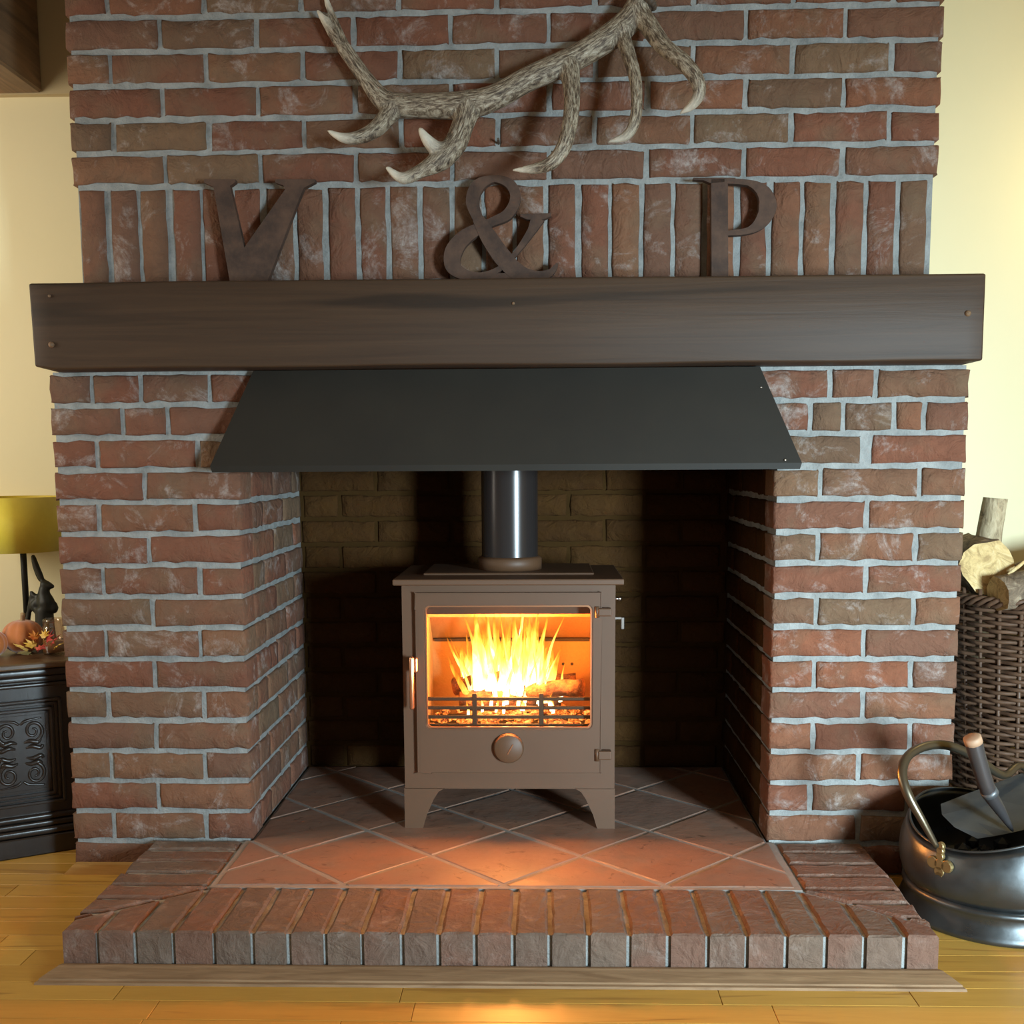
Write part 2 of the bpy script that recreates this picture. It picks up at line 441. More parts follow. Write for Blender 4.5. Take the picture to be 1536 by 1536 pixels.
# piers -------------------------------------------------------------------
ROWV = [(582, 574), (631, 625), (680, 676), (729, 725), (778, 774), (825, 823), (873, 871), (920, 917), (967, 964), (1014, 1011), (1061, 1057), (1108, 1103), (1155, 1149), (1200, 1195), (1243, 1239), (1285, 1280)]
LJ = [[137, 210, 314], [183, 251], [144.5, 296], [217], [147, 292], [223], [154, 299], [228], [158.5, 300], [232], [162.5, 306], [234], [167, 307], [237.5], [170, 309.5], [240]]
RJ = [[1246, 1315], [1216, 1266.5, 1342, 1387.5], [1300], [1231, 1380], [1301], [1227, 1374.5], [1299.5], [1225, 1371], [1296], [1221.5, 1367], [1294.5], [1220, 1366], [1288.5], [1216, 1361.5], [1288], [1213, 1358]]
bm = B(XLO + .008, XLI - REC, REC, .68, 0, 1.2136); box(bm, XLI - REC, XLI + .12, REC, .1, ZJ0 - 2 * P + .004, 1.2136)
pl = put('wall_pier_left', bm, MAT['mortar'])
tag(pl, 'left brick pier of the fireplace beside the dark carved cabinet', 'wall', kind='structure')
bm = B(XRI + REC, XRO - .008, REC, .68, 0, 1.2136); box(bm, XRI - .12, XRI + REC, REC, .1, ZJ0 - 2 * P + .004, 1.2136)
pr = put('wall_pier_right', bm, MAT['mortar'])
tag(pr, 'right brick pier of the fireplace beside the coal scuttle', 'wall', kind='structure')
def side_run(par, y0, z0, z1, X, axis, first, mat='brick'):
    yy = y0; L = first
    while yy < YBACK - .03:
        y1 = min(yy + L, YBACK - .004)
        brick(par, yy, y1, z0, z1, X, .06, axis, mat); yy = y1 + .0105; L = .2145
for r in range(16):
    z1 = ZJ0 - (r - 1) * P - .0055; z0 = z1 - P + .011
    if r == 15: z0 = .004
    ext = (.10, .07, .04)[r] if r < 3 else 0
    js = [XLO] + [at(u, ROWV[r][0], 0).x for u in LJ[r]] + [XLI + ext]
    for i in range(len(js) - 1):
        a = js[i] + (.0055 if i else 0); b = js[i + 1] - (.0055 if i < len(js) - 2 else 0)
        brick(pl, a, b, z0, z1, 0, .1)
    if r < 15:
        if len(LJ[r]) == 1: side_run(pl, .1045, z0, z1, XLI, '+x', .2145)
        else: side_run(pl, .1045, z0, z1, XLI, '+x', .105)
    js = [XRI - ext] + [at(u, ROWV[r][1], 0).x for u in RJ[r]] + [XRO]
    for i in range(len(js) - 1):
        a = js[i] + (.0055 if i else 0); b = js[i + 1] - (.0055 if i < len(js) - 2 else 0)
        if r == 2 and i == 1: a += .008
        if r == 2 and i == 0: b -= .006
        brick(pr, a, b, z0, z1, 0, .1)
    if r < 15:
        side_run(pr, .1045, z0, z1, XRI, '-x', .2145 if len(RJ[r]) == 1 else .105, 'soot_glare_brick')  # shade of the right recess wall put in by the darker brick colour
bw = put('wall_fireplace_back', B(XLI - .05, XRI + .05, YBACK + REC, .78, 0, 1.6), MAT['soot_glare_mortar'])
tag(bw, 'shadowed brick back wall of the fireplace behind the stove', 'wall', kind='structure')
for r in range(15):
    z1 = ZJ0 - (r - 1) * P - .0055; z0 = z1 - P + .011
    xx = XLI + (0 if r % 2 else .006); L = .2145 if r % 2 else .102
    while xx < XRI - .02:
        x1 = min(xx + L, XRI); brick(bw, xx, x1, z0, z1, YBACK, .05, mat='soot_glare_brick'); xx = x1 + .0105; L = .2145
tag(put('trim_2', prism(bmesh.new(), [(-1.1766, 0), (-.955, 0), (-.955, .026), (-1.150, .026)], -.0195, -.0005), MAT['trim2']),
    'short honey oak strip along the foot of the left brick pier', 'trim', kind='structure')

# hearth ---------------------------------------------------------------------
HX0, HX1, HYF = -.953, .768, -.532
TX0, TX1, TYF = -.722, .5495, -.294
he = thing('hearth', 'raised brick hearth with diagonal terracotta tiles under the stove', 'hearth', (-.09, -.26, 0))
bm = bmesh.new(); box(bm, HX0 + .012, HX1 - .012, HYF + .008, 0.006, 0.0, ZHH - .007); box(bm, XLI, XRI, .006, YBACK + .006, 0, ZHH - .007)
put('mortar_bed', bm, MAT['mortar'], he)
k = NT('pale_tile_grout'); c = k.coord(rand=False)
MAT['grout'] = k.done(k.mix(k.noise(c, 30, 5, .6), (.20, .175, .155), (.33, .295, .265)), .9, normal=k.bump(k.noise(c, 150, 5), .4, .003))
bm = bmesh.new(); box(bm, TX0 - .006, TX1 + .008, TYF - .006, .0, ZHH - .008, ZHH - .0022); box(bm, XLI + .001, XRI - .001, .0, YBACK, ZHH - .008, ZHH - .0022)
put('tile_grout', bm, MAT['grout'], he)
FJ = [-.9599, -.8824, -.8077, -.7306, -.6496, -.5733, -.5013, -.4286, -.3562, -.2773, -.2051, -.133, -.0585, .0133, .0888, .1668, .2447, .3197, .396, .472, .548, .6237, .7006, .7646]
FJ[0] = HX0 - .004; FJ[-1] = HX1 + .004
# mitre lines from the outer front corners to the tile corners
def mit(xa, ya, xb, yb):
    nx, ny = (yb - ya), -(xb - xa); l = math.hypot(nx, ny); return nx / l, ny / l, (nx * xa + ny * ya) / l
mL = mit(HX0, HYF + .06, TX0, TYF - .005); mR = mit(HX1, HYF + .05, TX1, TYF - .005)
g = .005
for i in range(len(FJ) - 1):
    poly = [(FJ[i] + .0045, HYF), (FJ[i + 1] - .0045, HYF), (FJ[i + 1] - .0045, TYF - .008), (FJ[i] + .0045, TYF - .008)]
    poly = clip(poly, -mL[0], -mL[1], -mL[2] - g); poly = clip(poly, mR[0], mR[1], mR[2] - g)
    if len(poly) < 3: continue
    put('brick', rough_prism(poly, .004, ZHH + _rb.uniform(-.0015, .0015), .0045, .002, .03, i), MAT['hearth_brick'], he)
for side in (0, 1):
    yj = -.004
    for kx in range(8):
        y1 = yj; y0 = (-.0649 if side == 0 else -.0704) - .0745 * kx + .0045
        if side == 0: poly = [(HX0 + _rb.uniform(-.004, .004), y0), (TX0 - .012, y0), (TX0 - .012, y1), (HX0 + _rb.uniform(-.004, .004), y1)]
        else: poly = [(TX1 + .014, y0), (HX1 + _rb.uniform(-.004, .004), y0), (HX1 + _rb.uniform(-.004, .004), y1), (TX1 + .014, y1)]
        yj = y0 - .009
        if side == 0: poly = clip(poly, mL[0], mL[1], mL[2] - g)
        else: poly = clip(poly, -mR[0], -mR[1], -mR[2] - g)
        poly = clip(poly, 0, -1, -HYF)
        if len(poly) < 3: continue
        ar = abs(sum(poly[i][0] * poly[(i + 1) % len(poly)][1] - poly[(i + 1) % len(poly)][0] * poly[i][1] for i in range(len(poly)))) / 2
        if ar < 2e-4: continue
        put('brick', rough_prism(poly, .004, ZHH + _rb.uniform(-.002, .001), .006, .003, .03, 50 + side * 20 + kx), MAT['hearth_brick'], he)
TD = .3525; tx, ty = -.0855, -.2806
for a in range(-6, 7):
    for b in range(-2, 8):
        if (a + b) % 2 == 0: continue
        cx, cy = tx + a * TD / 2, ty + b * TD / 2; h = TD / 2 - .0065
        poly = [(cx - h, cy), (cx, cy - h), (cx + h, cy), (cx, cy + h)]
        for (nx, ny, cc) in ((-1, 0, -(TX0 + .006)), (1, 0, TX1 - .006), (0, -1, -(TYF + .006)), (0, 1, YBACK - .004)):
            poly = clip(poly, nx, ny, cc)
            if len(poly) < 3: break
        if len(poly) < 3: continue
        ar = abs(sum(poly[i][0] * poly[(i + 1) % len(poly)][1] - poly[(i + 1) % len(poly)][0] * poly[i][1] for i in range(len(poly)))) / 2
        if ar < 3e-4: continue
        # keep clear of the piers behind their faces
        if cy > .0:
            poly = clip(clip(poly, -1, 0, -(XLI + .004)), 1, 0, XRI - .004)
        put('tile', rough_prism(poly, ZHH - .012, ZHH + _rb.uniform(-.001, .0008), .003, .0012, .05, a * 31 + b, .0006), MAT['tile'], he)
# front moulding with mitred ends
prof = [(-.5335, 0), (-.5335, .017), (-.541, .0175), (-.548, .0155), (-.560, .0135), (-.572, .0105), (-.581, .0085), (-.583, .0055), (-.590, .0045), (-.592, 0)]
bm = bmesh.new(); ends = []
for sx in (0, 1):
    ring = []
    for (yy, zz) in prof:
        t = (yy + .592) / (.592 - .5335)
        x = (-.985 + .033 * t) if sx == 0 else (.801 - .033 * t)
        ring.append(bm.verts.new((x, yy, zz)))
    ends.append(ring)
for i in range(len(prof)):
    j = (i + 1) % len(prof); bm.faces.new((ends[0][i], ends[0][j], ends[1][j], ends[1][i]))
bm.faces.new(ends[0]); bm.faces.new(ends[1][::-1])
tag(put('trim_1', bm, MAT['trim']), 'long dull oak moulding along the front foot of the hearth', 'trim', kind='structure')

# mantel beam -----------------------------------------------------------------
ZM0, ZM1, YM = 1.2138, 1.4015, -.10
mt = thing('mantel_beam', 'thick dark stained oak mantel beam across the chimney breast', 'mantel', (-.09, 0, ZM0))
bm = bmesh.new(); box(bm, -1.144, .9685, YM, YB + .008, ZM0, ZM1, .005, 2)
bmesh.ops.subdivide_edges(bm, edges=[e for e in bm.edges if abs(e.verts[0].co.x - e.verts[1].co.x) > 1], cuts=48)
for v in bm.verts:
    t = V((v.co.x * 3, v.co.y * 5, v.co.z * 5))
    if v.co.y < 0: v.co.y += .004 * noise.noise(t); v.co.z += .003 * noise.noise(t + V((9, 0, 0)))
    if v.co.z < 1.3 and v.co.y < 0 and v.co.x < -1.12: v.co.z += .006; v.co.x += .004
put('beam', bm, MAT['mantel'], mt, True)
for (u, v) in ((77, 517), (1452, 470), (770, 455), (74, 444)):
    p = at(u, v, YM - .001); bm = bmesh.new(); lathe(bm, [(.0, .006), (.004, .005), (.0065, .002), (.007, -.004)], n=10)
    bmesh.ops.rotate(bm, verts=bm.verts[:], matrix=Matrix.Rotation(R(90), 3, 'X'))
    sc = 1.0 if u in (77, 1452) else .5
    bmesh.ops.scale(bm, verts=bm.verts[:], vec=(sc, sc, sc))
    put('peg', bm, MAT['beam'], mt, True, loc=p)
# long split in the beam: a thin sunken sliver of darkness
cr = [(425, 541), (440, 537), (462, 530), (478, 523), (500, 515)]
bm = bmesh.new(); top = []; bot = []
for i, (u, v) in enumerate(cr):
    hw = (.002, .0022, .0017, .0012, .0003)[i]; p = at(u, v, YM - .0012)
    top.append(bm.verts.new(p + V((0, 0, hw)))); bot.append(bm.verts.new(p - V((0, 0, hw))))
for i in range(len(cr) - 1): bm.faces.new((top[i], top[i + 1], bot[i + 1], bot[i]))
bmesh.ops.solidify(bm, geom=bm.faces[:], thickness=-.004)
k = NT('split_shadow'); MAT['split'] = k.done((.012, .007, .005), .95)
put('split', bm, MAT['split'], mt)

# smoke hood --------------------------------------------------------------------
hd = thing('smoke_hood', 'black sloping sheet metal smoke hood under the mantel beam', 'hood', (-.09, -.08, .98))
yt, yb_ = -.018, -.085
a0 = at(380, 556, yt); a1 = at(1140, 553, yt); b0 = at(315, 698, yb_); b1 = at(1203, 691, yb_)
zt = ZM0 - .002; zb = .9935
T0, T1 = V((a0.x, yt, zt)), V((a1.x, yt, zt)); Q0, Q1 = V((b0.x, yb_, zb)), V((b1.x, yb_, zb))
bm = bmesh.new()
vs = [bm.verts.new(p) for p in (T0, T1, Q1, Q0)]
bm.faces.new(vs)
lp = [bm.verts.new(p) for p in (Q0 + V((.004, .0, -.014)), Q1 + V((-.004, 0, -.014)))]
bm.faces.new((vs[3], vs[2], lp[1], lp[0]))
wl = [bm.verts.new((T0.x, -.001, zt)), bm.verts.new((Q0.x, -.001, zb)), bm.verts.new((lp[0].co.x, -.001, zb - .014))]
bm.faces.new((vs[0], vs[3], wl[1], wl[0])); bm.faces.new((vs[3], lp[0], wl[2], wl[1]))
wr = [bm.verts.new((T1.x, -.001, zt)), bm.verts.new((Q1.x, -.001, zb)), bm.verts.new((lp[1].co.x, -.001, zb - .014))]
bm.faces.new((vs[1], wr[0], wr[1], vs[2])); bm.faces.new((vs[2], wr[1], wr[2], lp[1]))
rl = [bm.verts.new((lp[0].co.x + .02, yb_ + .03, zb - .014)), bm.verts.new((lp[1].co.x - .02, yb_ + .03, zb - .014))]
bm.faces.new((lp[0], lp[1], rl[1], rl[0]))
bmesh.ops.recalc_face_normals(bm, faces=bm.faces[:])
bmesh.ops.solidify(bm, geom=bm.faces[:], thickness=.003)
put('hood_shell', bm, MAT['hood'], hd)
for (u, v) in ((1142, 581), (1178, 690)):
    p = at(u, v, yt + (yb_ - yt) * (v - 555) / 140 - .003); bm = bmesh.new(); bmesh.ops.create_uvsphere(bm, u_segments=8, v_segments=5, radius=.0028)
    put('rivet', bm, MAT['chrome'], hd, True, loc=p)

# stove -------------------------------------------------------------------------
YS = .092
SX0, SX1 = -.346, .179
sv = thing('wood_stove', 'dark glare-browned steel wood burning stove with a lit fire behind glass', 'stove', (-.084, .27, ZHH))
HZ0, HZ1, HX_0, HX_1 = .343, .651, -.2885, .1215     # glass opening
YSB = .44
bm = bmesh.new()
plate_hole(bm, SX0, SX1, .186, .700, HX_0 - .004, HX_1 + .004, HZ0 - .004, HZ1 + .004, .016, YS, YS + .008)
box(bm, SX0, SX0 + .006, YS + .008, YSB, .186, .700); box(bm, SX1 - .006, SX1, YS + .008, YSB, .186, .700)
box(bm, SX0 + .006, SX1 - .006, YSB - .006, YSB, .186, .700); box(bm, SX0 + .006, SX1 - .006, YS + .008, YSB - .006, .186, .194)
put('body', bm, MAT['stove'], sv)
put('top_plate', B(-.366, .1985, YS - .018, YSB + .01, .7005, .7155, .003, 2), MAT['stove'], sv)
bm = bmesh.new(); box(bm, -.30, .13, .17, YSB - .01, .7156, .7216, .002); put('cook_plate', bm, MAT['stove'], sv)
# door
dr = None
bm = bmesh.new()
plate_hole(bm, -.3115, .1445, .2295, .6825, HX_0, HX_1, HZ0, HZ1, .013, YS - .014, YS - .0015)
es = [e for e in bm.edges if e.is_boundary or e.calc_face_angle(0) > 1.0]
bmesh.ops.bevel(bm, geom=es, offset=.002, segments=2, affect='EDGES')
dr = put('door', bm, MAT['stove'], sv)
bm = bmesh.new(); plate_hole(bm, HX_0 + .0006, HX_1 - .0006, HZ0 + .0006, HZ1 - .0006, HX_0 + .004, HX_1 - .004, HZ0 + .004, HZ1 - .004, .011, YS - .011, YS - .004)
put('glass_rim', bm, MAT['handle'], dr)
put('glass_pane', B(HX_0 + .001, HX_1 - .001, YS - .0075, YS - .0045, HZ0 + .001, HZ1 - .001), MAT['stoveglass'], dr)
# air knob with a pointer line
kb = at(763, 1124, YS - .03)
bm = bmesh.new(); lathe(bm, [(0, .0), (.033, .0), (.036, .003), (.0375, .010), (.0375, .018)], n=36)
bmesh.ops.rotate(bm, verts=bm.verts[:], matrix=Matrix.Rotation(R(-90), 3, 'X'))
kn = put('air_knob', bm, MAT['stove'], dr, True, loc=kb)
bm = B(-.0012, .0012, -.0012, .001, -.014, .014); bmesh.ops.rotate(bm, verts=bm.verts[:], matrix=Matrix.Rotation(R(28), 3, 'Y'))
put('pointer', bm, MAT['handle'], kn, loc=kb + V((.004, -.0005, 0)))
# handle
h0 = at(617, 985, YS - .035); h1 = at(618, 1064, YS - .035)
bm = bmesh.new(); tube(bm, [h0, h0.lerp(h1, .03), h0.lerp(h1, .97), h1], [.004, .0058, .0058, .004], 12)
hn = put('door_handle', bm, MAT['handle'], dr, True)
p = at(623, 996, YS - .02); bm = bmesh.new(); box(bm, p.x - .012, p.x + .006, YS - .033, YS - .013, p.z - .019, p.z + .017, .003, 2)
put('handle_bracket', bm, MAT['handle'], hn)
for (u0, v0, u1, v1) in ((897, 912, 917, 924), (897, 1126, 917, 1139)):
    p, q = at(u0, v0, YS - .015), at(u1, v1, YS - .015)
    put('hinge', B(p.x, q.x, YS - .024, YS, q.z, p.z, .003, 2), MAT['stove'], sv)
    bm = bmesh.new(); tube(bm, [(p.x - .002, YS - .016, q.z - .004), (p.x - .002, YS - .016, p.z + .004)], .0055, 10); put('hinge_pin', bm, MAT['stove'], sv, True)
# apron and legs, front pair cut as flared plates
z_ap = .187
for s_ in (0, 1):
    xo = SX0 - .002 if s_ == 0 else SX1 + .001
    d_ = 1 if s_ == 0 else -1
    wB, wT = (.046, .102) if s_ == 0 else (.044, .100)
    for (ya, yb2) in ((YS, YS + .045), (YSB - .045, YSB)):
        pts = [(xo, ZHH), (xo + d_ * wB, ZHH), (xo + d_ * (wB + .010), ZHH + .035), (xo + d_ * (wB + .028), ZHH + .075), (xo + d_ * (wB + .040), ZHH + .094), (xo + d_ * wT, z_ap), (xo, z_ap)]
        put('leg', prism(bmesh.new(), pts if d_ == 1 else pts[::-1], ya, yb2), MAT['stove'], sv)
# flue
fx, fy = -.0845, .285
bm = bmesh.new(); lathe(bm, [(.0, 0), (.083, 0), (.083, .028), (.076, .034), (.0, .034)], (fx, fy, .7217), 40); put('flue_collar', bm, MAT['stove'], sv, True)
bm = bmesh.new(); lathe(bm, [(.0735, .02), (.0735, .482)], (fx, fy, .7217), 48); put('flue_pipe', bm, MAT['flue'], sv, True)
# side fittings
p = at(930, 898, .16); bm = bmesh.new(); tube(bm, [(SX1, .16, p.z), (p.x, .16, p.z)], .0035, 8); tube(bm, [(p.x - .004, .16, p.z), (p.x + .003, .16, p.z)], .006, 8); put('side_screw', bm, MAT['chrome'], sv, True)
p, q = at(931, 925, .16), at(937, 944, .16); bm = B(p.x, q.x, .155, .165, q.z, p.z, .002); box(bm, SX1, p.x + .002, .156, .164, p.z - .006, p.z - .001); put('side_latch', bm, MAT['chrome'], sv)
# firebox lining
fb0, fb1 = -.300, .1335; FYB = .375
put('back_board', B(fb0, fb1, FYB, FYB + .02, .30, .52), MAT['verm'], sv)
bm = bmesh.new()
vs = [bm.verts.new(p) for p in ((fb0, FYB, .524), (fb1, FYB, .524), (fb1, .30, .60), (fb0, .30, .60))]; bm.faces.new(vs)
bmesh.ops.solidify(bm, geom=bm.faces[:], thickness=.008); put('sloped_board', bm, MAT['verm'], sv)
put('board_ledge', B(fb0 + .006, fb1 - .006, FYB - .008, FYB + .001, .515, .523), MAT['iron'], sv)
for xa, xb in ((fb0 - .012, fb0), (fb1, fb1 + .012)):
    put('side_board', B(xa, xb, YS + .03, FYB + .02, .30, .66), MAT['verm'], sv)
put('deflector', B(fb0, fb1, .24, .30, .600, .612), MAT['verm'], sv)
put('baffle', B(fb0, fb1, .135, .15, .622, .69), MAT['iron'], sv)
put('baffle_plate', B(fb0, fb1, .15, .36, .640, .65), MAT['iron'], sv)
for i, u in enumerate((676, 690, 704, 823, 834, 845, 858)):
    p = at(u, 996, FYB - .001); bm = bmesh.new(); lathe(bm, [(0, 0), (.0035, 0), (.005, .0015), (.005, .003)], n=10)
    bmesh.ops.rotate(bm, verts=bm.verts[:], matrix=Matrix.Rotation(R(-90), 3, 'X')); put('air_hole', bm, MAT['iron'], sv, loc=p)
bm = bmesh.new(); box(bm, fb0, fb1, YS + .02, FYB, .300, .312)
put('grate', bm, MAT['iron'], sv)
for i, v in enumerate((1048, 1061.5, 1075, 1088)):
    z = at(768, v, .112).z; put('guard_bar', B(fb0 + .008, fb1 - .008, .108, .114, z - .0045, z + .0045, .0015), MAT['iron'], sv)
for u in (712, 812):
    x = at(u, 1068, .112).x; put('guard_post', B(x - .006, x + .006, .1075, .1145, .345, .425, .001), MAT['iron'], sv)

# burning logs, embers and flames ---------------------------------------------------
def log(name, a, b, r, mat, label, cat, group, seed, endmat=None, split=False, sides=12, parent=None):
    rnd = random.Random(seed); a, b = V(a), V(b); n = 10; bm = bmesh.new(); rings = []
    ax = (b - a).normalized(); u = ax.orthogonal().normalized(); w_ = ax.cross(u)
    for i in range(n + 1):
        c = a.lerp(b, i / n) + u * noise.noise(V((i * .4, seed, 0))) * r * .15; ring = []
        for k in range(sides):
            an = 2 * math.pi * k / sides
            rr = r * (1 + .24 * noise.noise(V((math.cos(an) * 1.6, math.sin(an) * 1.6 + seed, i * .35))) + rnd.uniform(-.03, .03))
            if split and math.sin(an) > .2: rr = min(rr, r * .25 / max(.25, math.sin(an)))
            ring.append(bm.verts.new(c + u * math.cos(an) * rr + w_ * math.sin(an) * rr))
        rings.append(ring)
    for i in range(n):
        for k in range(sides): bm.faces.new((rings[i][k], rings[i][(k + 1) % sides], rings[i + 1][(k + 1) % sides], rings[i + 1][k]))
    if not endmat:
        bm.faces.new(rings[0][::-1]); bm.faces.new(rings[-1])
        o = put(name, bm, MAT[mat], parent, True, origin=(a + b) / 2)
        if label: tag(o, label, cat, group)
        return o
    t = thing(name, label, cat, (a + b) / 2, group)
    caps = [[v.co.copy() for v in rg] for rg in (rings[0], rings[-1])]
    put('bark', bm, MAT[mat], t, True)
    for cp in caps:
        b2 = bmesh.new(); b2.faces.new([b2.verts.new(v) for v in cp]); bmesh.ops.poke(b2, faces=b2.faces[:])
        put('cut_end', b2, MAT[endmat], t)
    return t
G_ = 'logs burning in the stove'
log('burning_log', (-.215, .21, .385), (.045, .25, .385), .026, 'char', 'charred front log lying across the embers in the stove', 'log', G_, 3)
log('burning_log', (-.06, .23, .405), (.105, .19, .425), .022, 'char', 'charred log raised at its right end in the stove', 'log', G_, 8)
log('burning_log', (-.235, .29, .405), (-.06, .26, .44), .024, 'char', 'charred log at the left back of the stove fire', 'log', G_, 14)
log('burning_log', (-.13, .31, .40), (.09, .31, .415), .026, 'char', 'charred log at the back of the stove fire', 'log', G_, 21)
rnd = random.Random(4); bm = bmesh.new()
for i in range(240):
    x = rnd.gauss(-.08, .10); x = min(max(x, fb0 + .012), fb1 - .012); yy = rnd.uniform(.13, .36); r = rnd.uniform(.006, .014)
    z = .313 + rnd.random() * .045 * math.exp(-((x + .08) / .16) ** 2) + r * .6
    bmesh.ops.create_icosphere(bm, subdivisions=1, radius=r, matrix=Matrix.Translation((x, yy, z)) @ Matrix.Rotation(rnd.random() * 6, 4, 'Z') @ Matrix.Diagonal((1.3, 1, .7, 1)))
tag(put('embers', bm, MAT['ember'], origin=(-.083, .24, .312)), 'bed of glowing orange embers under the burning logs', 'embers', kind='stuff')

fire = thing('fire', 'bright yellow and white flames behind the stove glass', 'fire', (-.084, .25, .36))
def flame(seed, bx, by, bz, hgt, wid, lean, hot):
    rnd = random.Random(seed); n = 18; sides = 10; bm = bmesh.new(); rings = []; heat = []
    ph = rnd.uniform(0, 6); am = rnd.uniform(.25, .55) * wid; tw = rnd.uniform(0, 3.14)
    for i in range(n + 1):
        t = i / n
        r = wid * (.35 + .75 * math.sin(min(1, t * 2.2 + .25) * math.pi / 2)) * (1 - t) ** .75 + .0006
        cx = bx + lean * t ** 1.3 + am * math.sin(ph + t * 6.0) * (t + .15); cy = by + .4 * am * math.cos(ph * 1.7 + t * 5)
        ring = []
        for k in range(sides):
            an = 2 * math.pi * k / sides
            q = V((math.cos(an) * r, math.sin(an) * r * .45, 0)); q.rotate(Matrix.Rotation(tw * .3 + t * .8, 3, 'Z'))
            rr = 1 + .35 * noise.noise(V((an, t * 5, seed)))
            ring.append(bm.verts.new((cx + q.x * rr, cy + q.y * rr, bz + hgt * t))); heat.append(hot * (1.0 - .85 * t ** .9))
        rings.append(ring)
    for i in range(n):
        for k in range(sides): bm.faces.new((rings[i][k], rings[i][(k + 1) % sides], rings[i + 1][(k + 1) % sides], rings[i + 1][k]))
    bm.verts.index_update()
    me = bpy.data.meshes.new('flame'); bm.to_mesh(me); bm.free(); me.materials.append(MAT['flame'])
    at_ = me.attributes.new('glow', 'FLOAT', 'POINT'); at_.data.foreach_set('value', heat)
    me.polygons.foreach_set('use_smooth', [True] * len(me.polygons))
    return link('flame', me, fire)
rnd = random.Random(77)
for i in range(96):
    q = max(-2, min(2, rnd.gauss(0, 1))); bx = -.078 + q * .062; by = rnd.uniform(.20, .32)
    hg = (.28 - abs(q) * .045) * rnd.uniform(.5, 1.05); wd = rnd.uniform(.005, .016)
    flame(i, bx, by, .375 + rnd.uniform(0, .05), min(hg, .235), wd, rnd.uniform(-.04, .04) + q * .016, rnd.uniform(.75, 1.15) - abs(q) * .12)
for i in range(14):
    bx = rnd.uniform(-.2, .06); flame(100 + i, bx, rnd.uniform(.15, .22), .355 + rnd.uniform(0, .02), rnd.uniform(.03, .075), rnd.uniform(.004, .009), rnd.uniform(-.01, .01), rnd.uniform(.8, 1.2))
light('fire_light', 'POINT', (-.084, .165, .505), 36.0, (1.0, .38, .09), radius=.06)

# antler -------------------------------------------------------------------------------
AS = .4232
def apt(u, v, Y): return at(450 + AS * u, AS * v, Y)
K = .000655
tubes = [
    ([(1207, 8, .02), (1180, 55, .022), (1130, 108, .02), (1060, 155, .015), (985, 200, .01), (900, 240, .0), (800, 285, -.005), (690, 345, -.005), (590, 372, .0), (450, 375, .01), (340, 372, .018), (290, 350, .02), (230, 275, .025), (170, 190, .03), (115, 110, .035), (62, 38, .04)],
     [46, 44, 46, 44, 42, 42, 41, 42, 48, 42, 42, 36, 27, 26, 22, 6], (0, 1)),
    ([(150, 150, .03), (120, 70, .045), (97, 10, .05), (90, -30, .05)], [20, 14, 11, 6], (0, 1)),
    ([(330, 385, .018), (300, 425, .005), (262, 462, -.015), (205, 488, -.035), (150, 488, -.05), (100, 464, -.055)], [36, 32, 28, 23, 17, 6], (0, 1)),
    ([(1200, 40, .02), (1235, 90, .0), (1290, 165, -.045), (1360, 222, -.085), (1405, 280, -.10), (1415, 330, -.10), (1390, 372, -.09), (1345, 404, -.075)], [34, 34, 29, 27, 25, 22, 17, 4], (0, 1)),
    ([(1135, 110, .02), (1150, 150, .005), (1170, 210, -.03), (1188, 280, -.06), (1194, 360, -.08), (1185, 435, -.085), (1155, 482, -.08), (1090, 504, -.07)], [34, 26, 24, 22, 20, 20, 17, 4], (0, 1)),
    ([(945, 215, .01), (958, 270, -.01), (964, 340, -.05), (958, 430, -.085), (935, 520, -.10), (890, 578, -.10), (830, 598, -.09), (752, 603, -.075)], [44, 34, 28, 27, 26, 23, 18, 4], (0, 1)),
    ([(600, 370, .0), (578, 440, -.015), (550, 510, -.03), (500, 565, -.045), (430, 605, -.055), (365, 632, -.06), (310, 596, -.06)], [46, 38, 40, 38, 24, 20, 8], (0, 1)),
    ([(520, 545, -.035), (480, 525, -.05), (450, 495, -.06), (425, 458, -.062)], [34, 26, 20, 9], (0, 1)),
]
bm = bmesh.new(); samp = []
for pts, rad, _ in tubes:
    P3 = catmull([apt(*p) for p in pts], 8); R3 = [r * K for r in lerp_list(rad, 8)]
    tube(bm, P3, R3, 14)
    bmesh.ops.create_icosphere(bm, subdivisions=2, radius=R3[-1] * 1.0, matrix=Matrix.Translation(P3[-1]))
    L = 0; tot = sum((P3[i + 1] - P3[i]).length for i in range(len(P3) - 1))
    for i, p in enumerate(P3):
        if i: L += (p - P3[i - 1]).length
        dr_ = (P3[min(i + 1, len(P3) - 1)] - P3[max(i - 1, 0)]).normalized()
        samp.append((p, L, max(0, 1 - (tot - L) / .085), dr_))
def remesh(bm, vox, smooth=2):
    bmesh.ops.recalc_face_normals(bm, faces=bm.faces[:])
    me = bpy.data.meshes.new('tmp'); bm.to_mesh(me); bm.free(); o = bpy.data.objects.new('tmp', me); COL.objects.link(o)
    md = o.modifiers.new('r', 'REMESH'); md.mode = 'VOXEL'; md.voxel_size = vox
    if smooth:
        s_ = o.modifiers.new('s', 'SMOOTH'); s_.iterations = smooth; s_.factor = .5
    dg = bpy.context.evaluated_depsgraph_get(); out = bpy.data.meshes.new_from_object(o.evaluated_get(dg))
    bpy.data.objects.remove(o); bpy.data.meshes.remove(me)
    out.polygons.foreach_set('use_smooth', [True] * len(out.polygons)); out.materials.clear(); return out
me = remesh(bm, .0042, 4); me.name = 'antler'
kd = kdtree.KDTree(len(samp))
for i, s_ in enumerate(samp): kd.insert(s_[0], i)
kd.balance()
st, tp = [], []
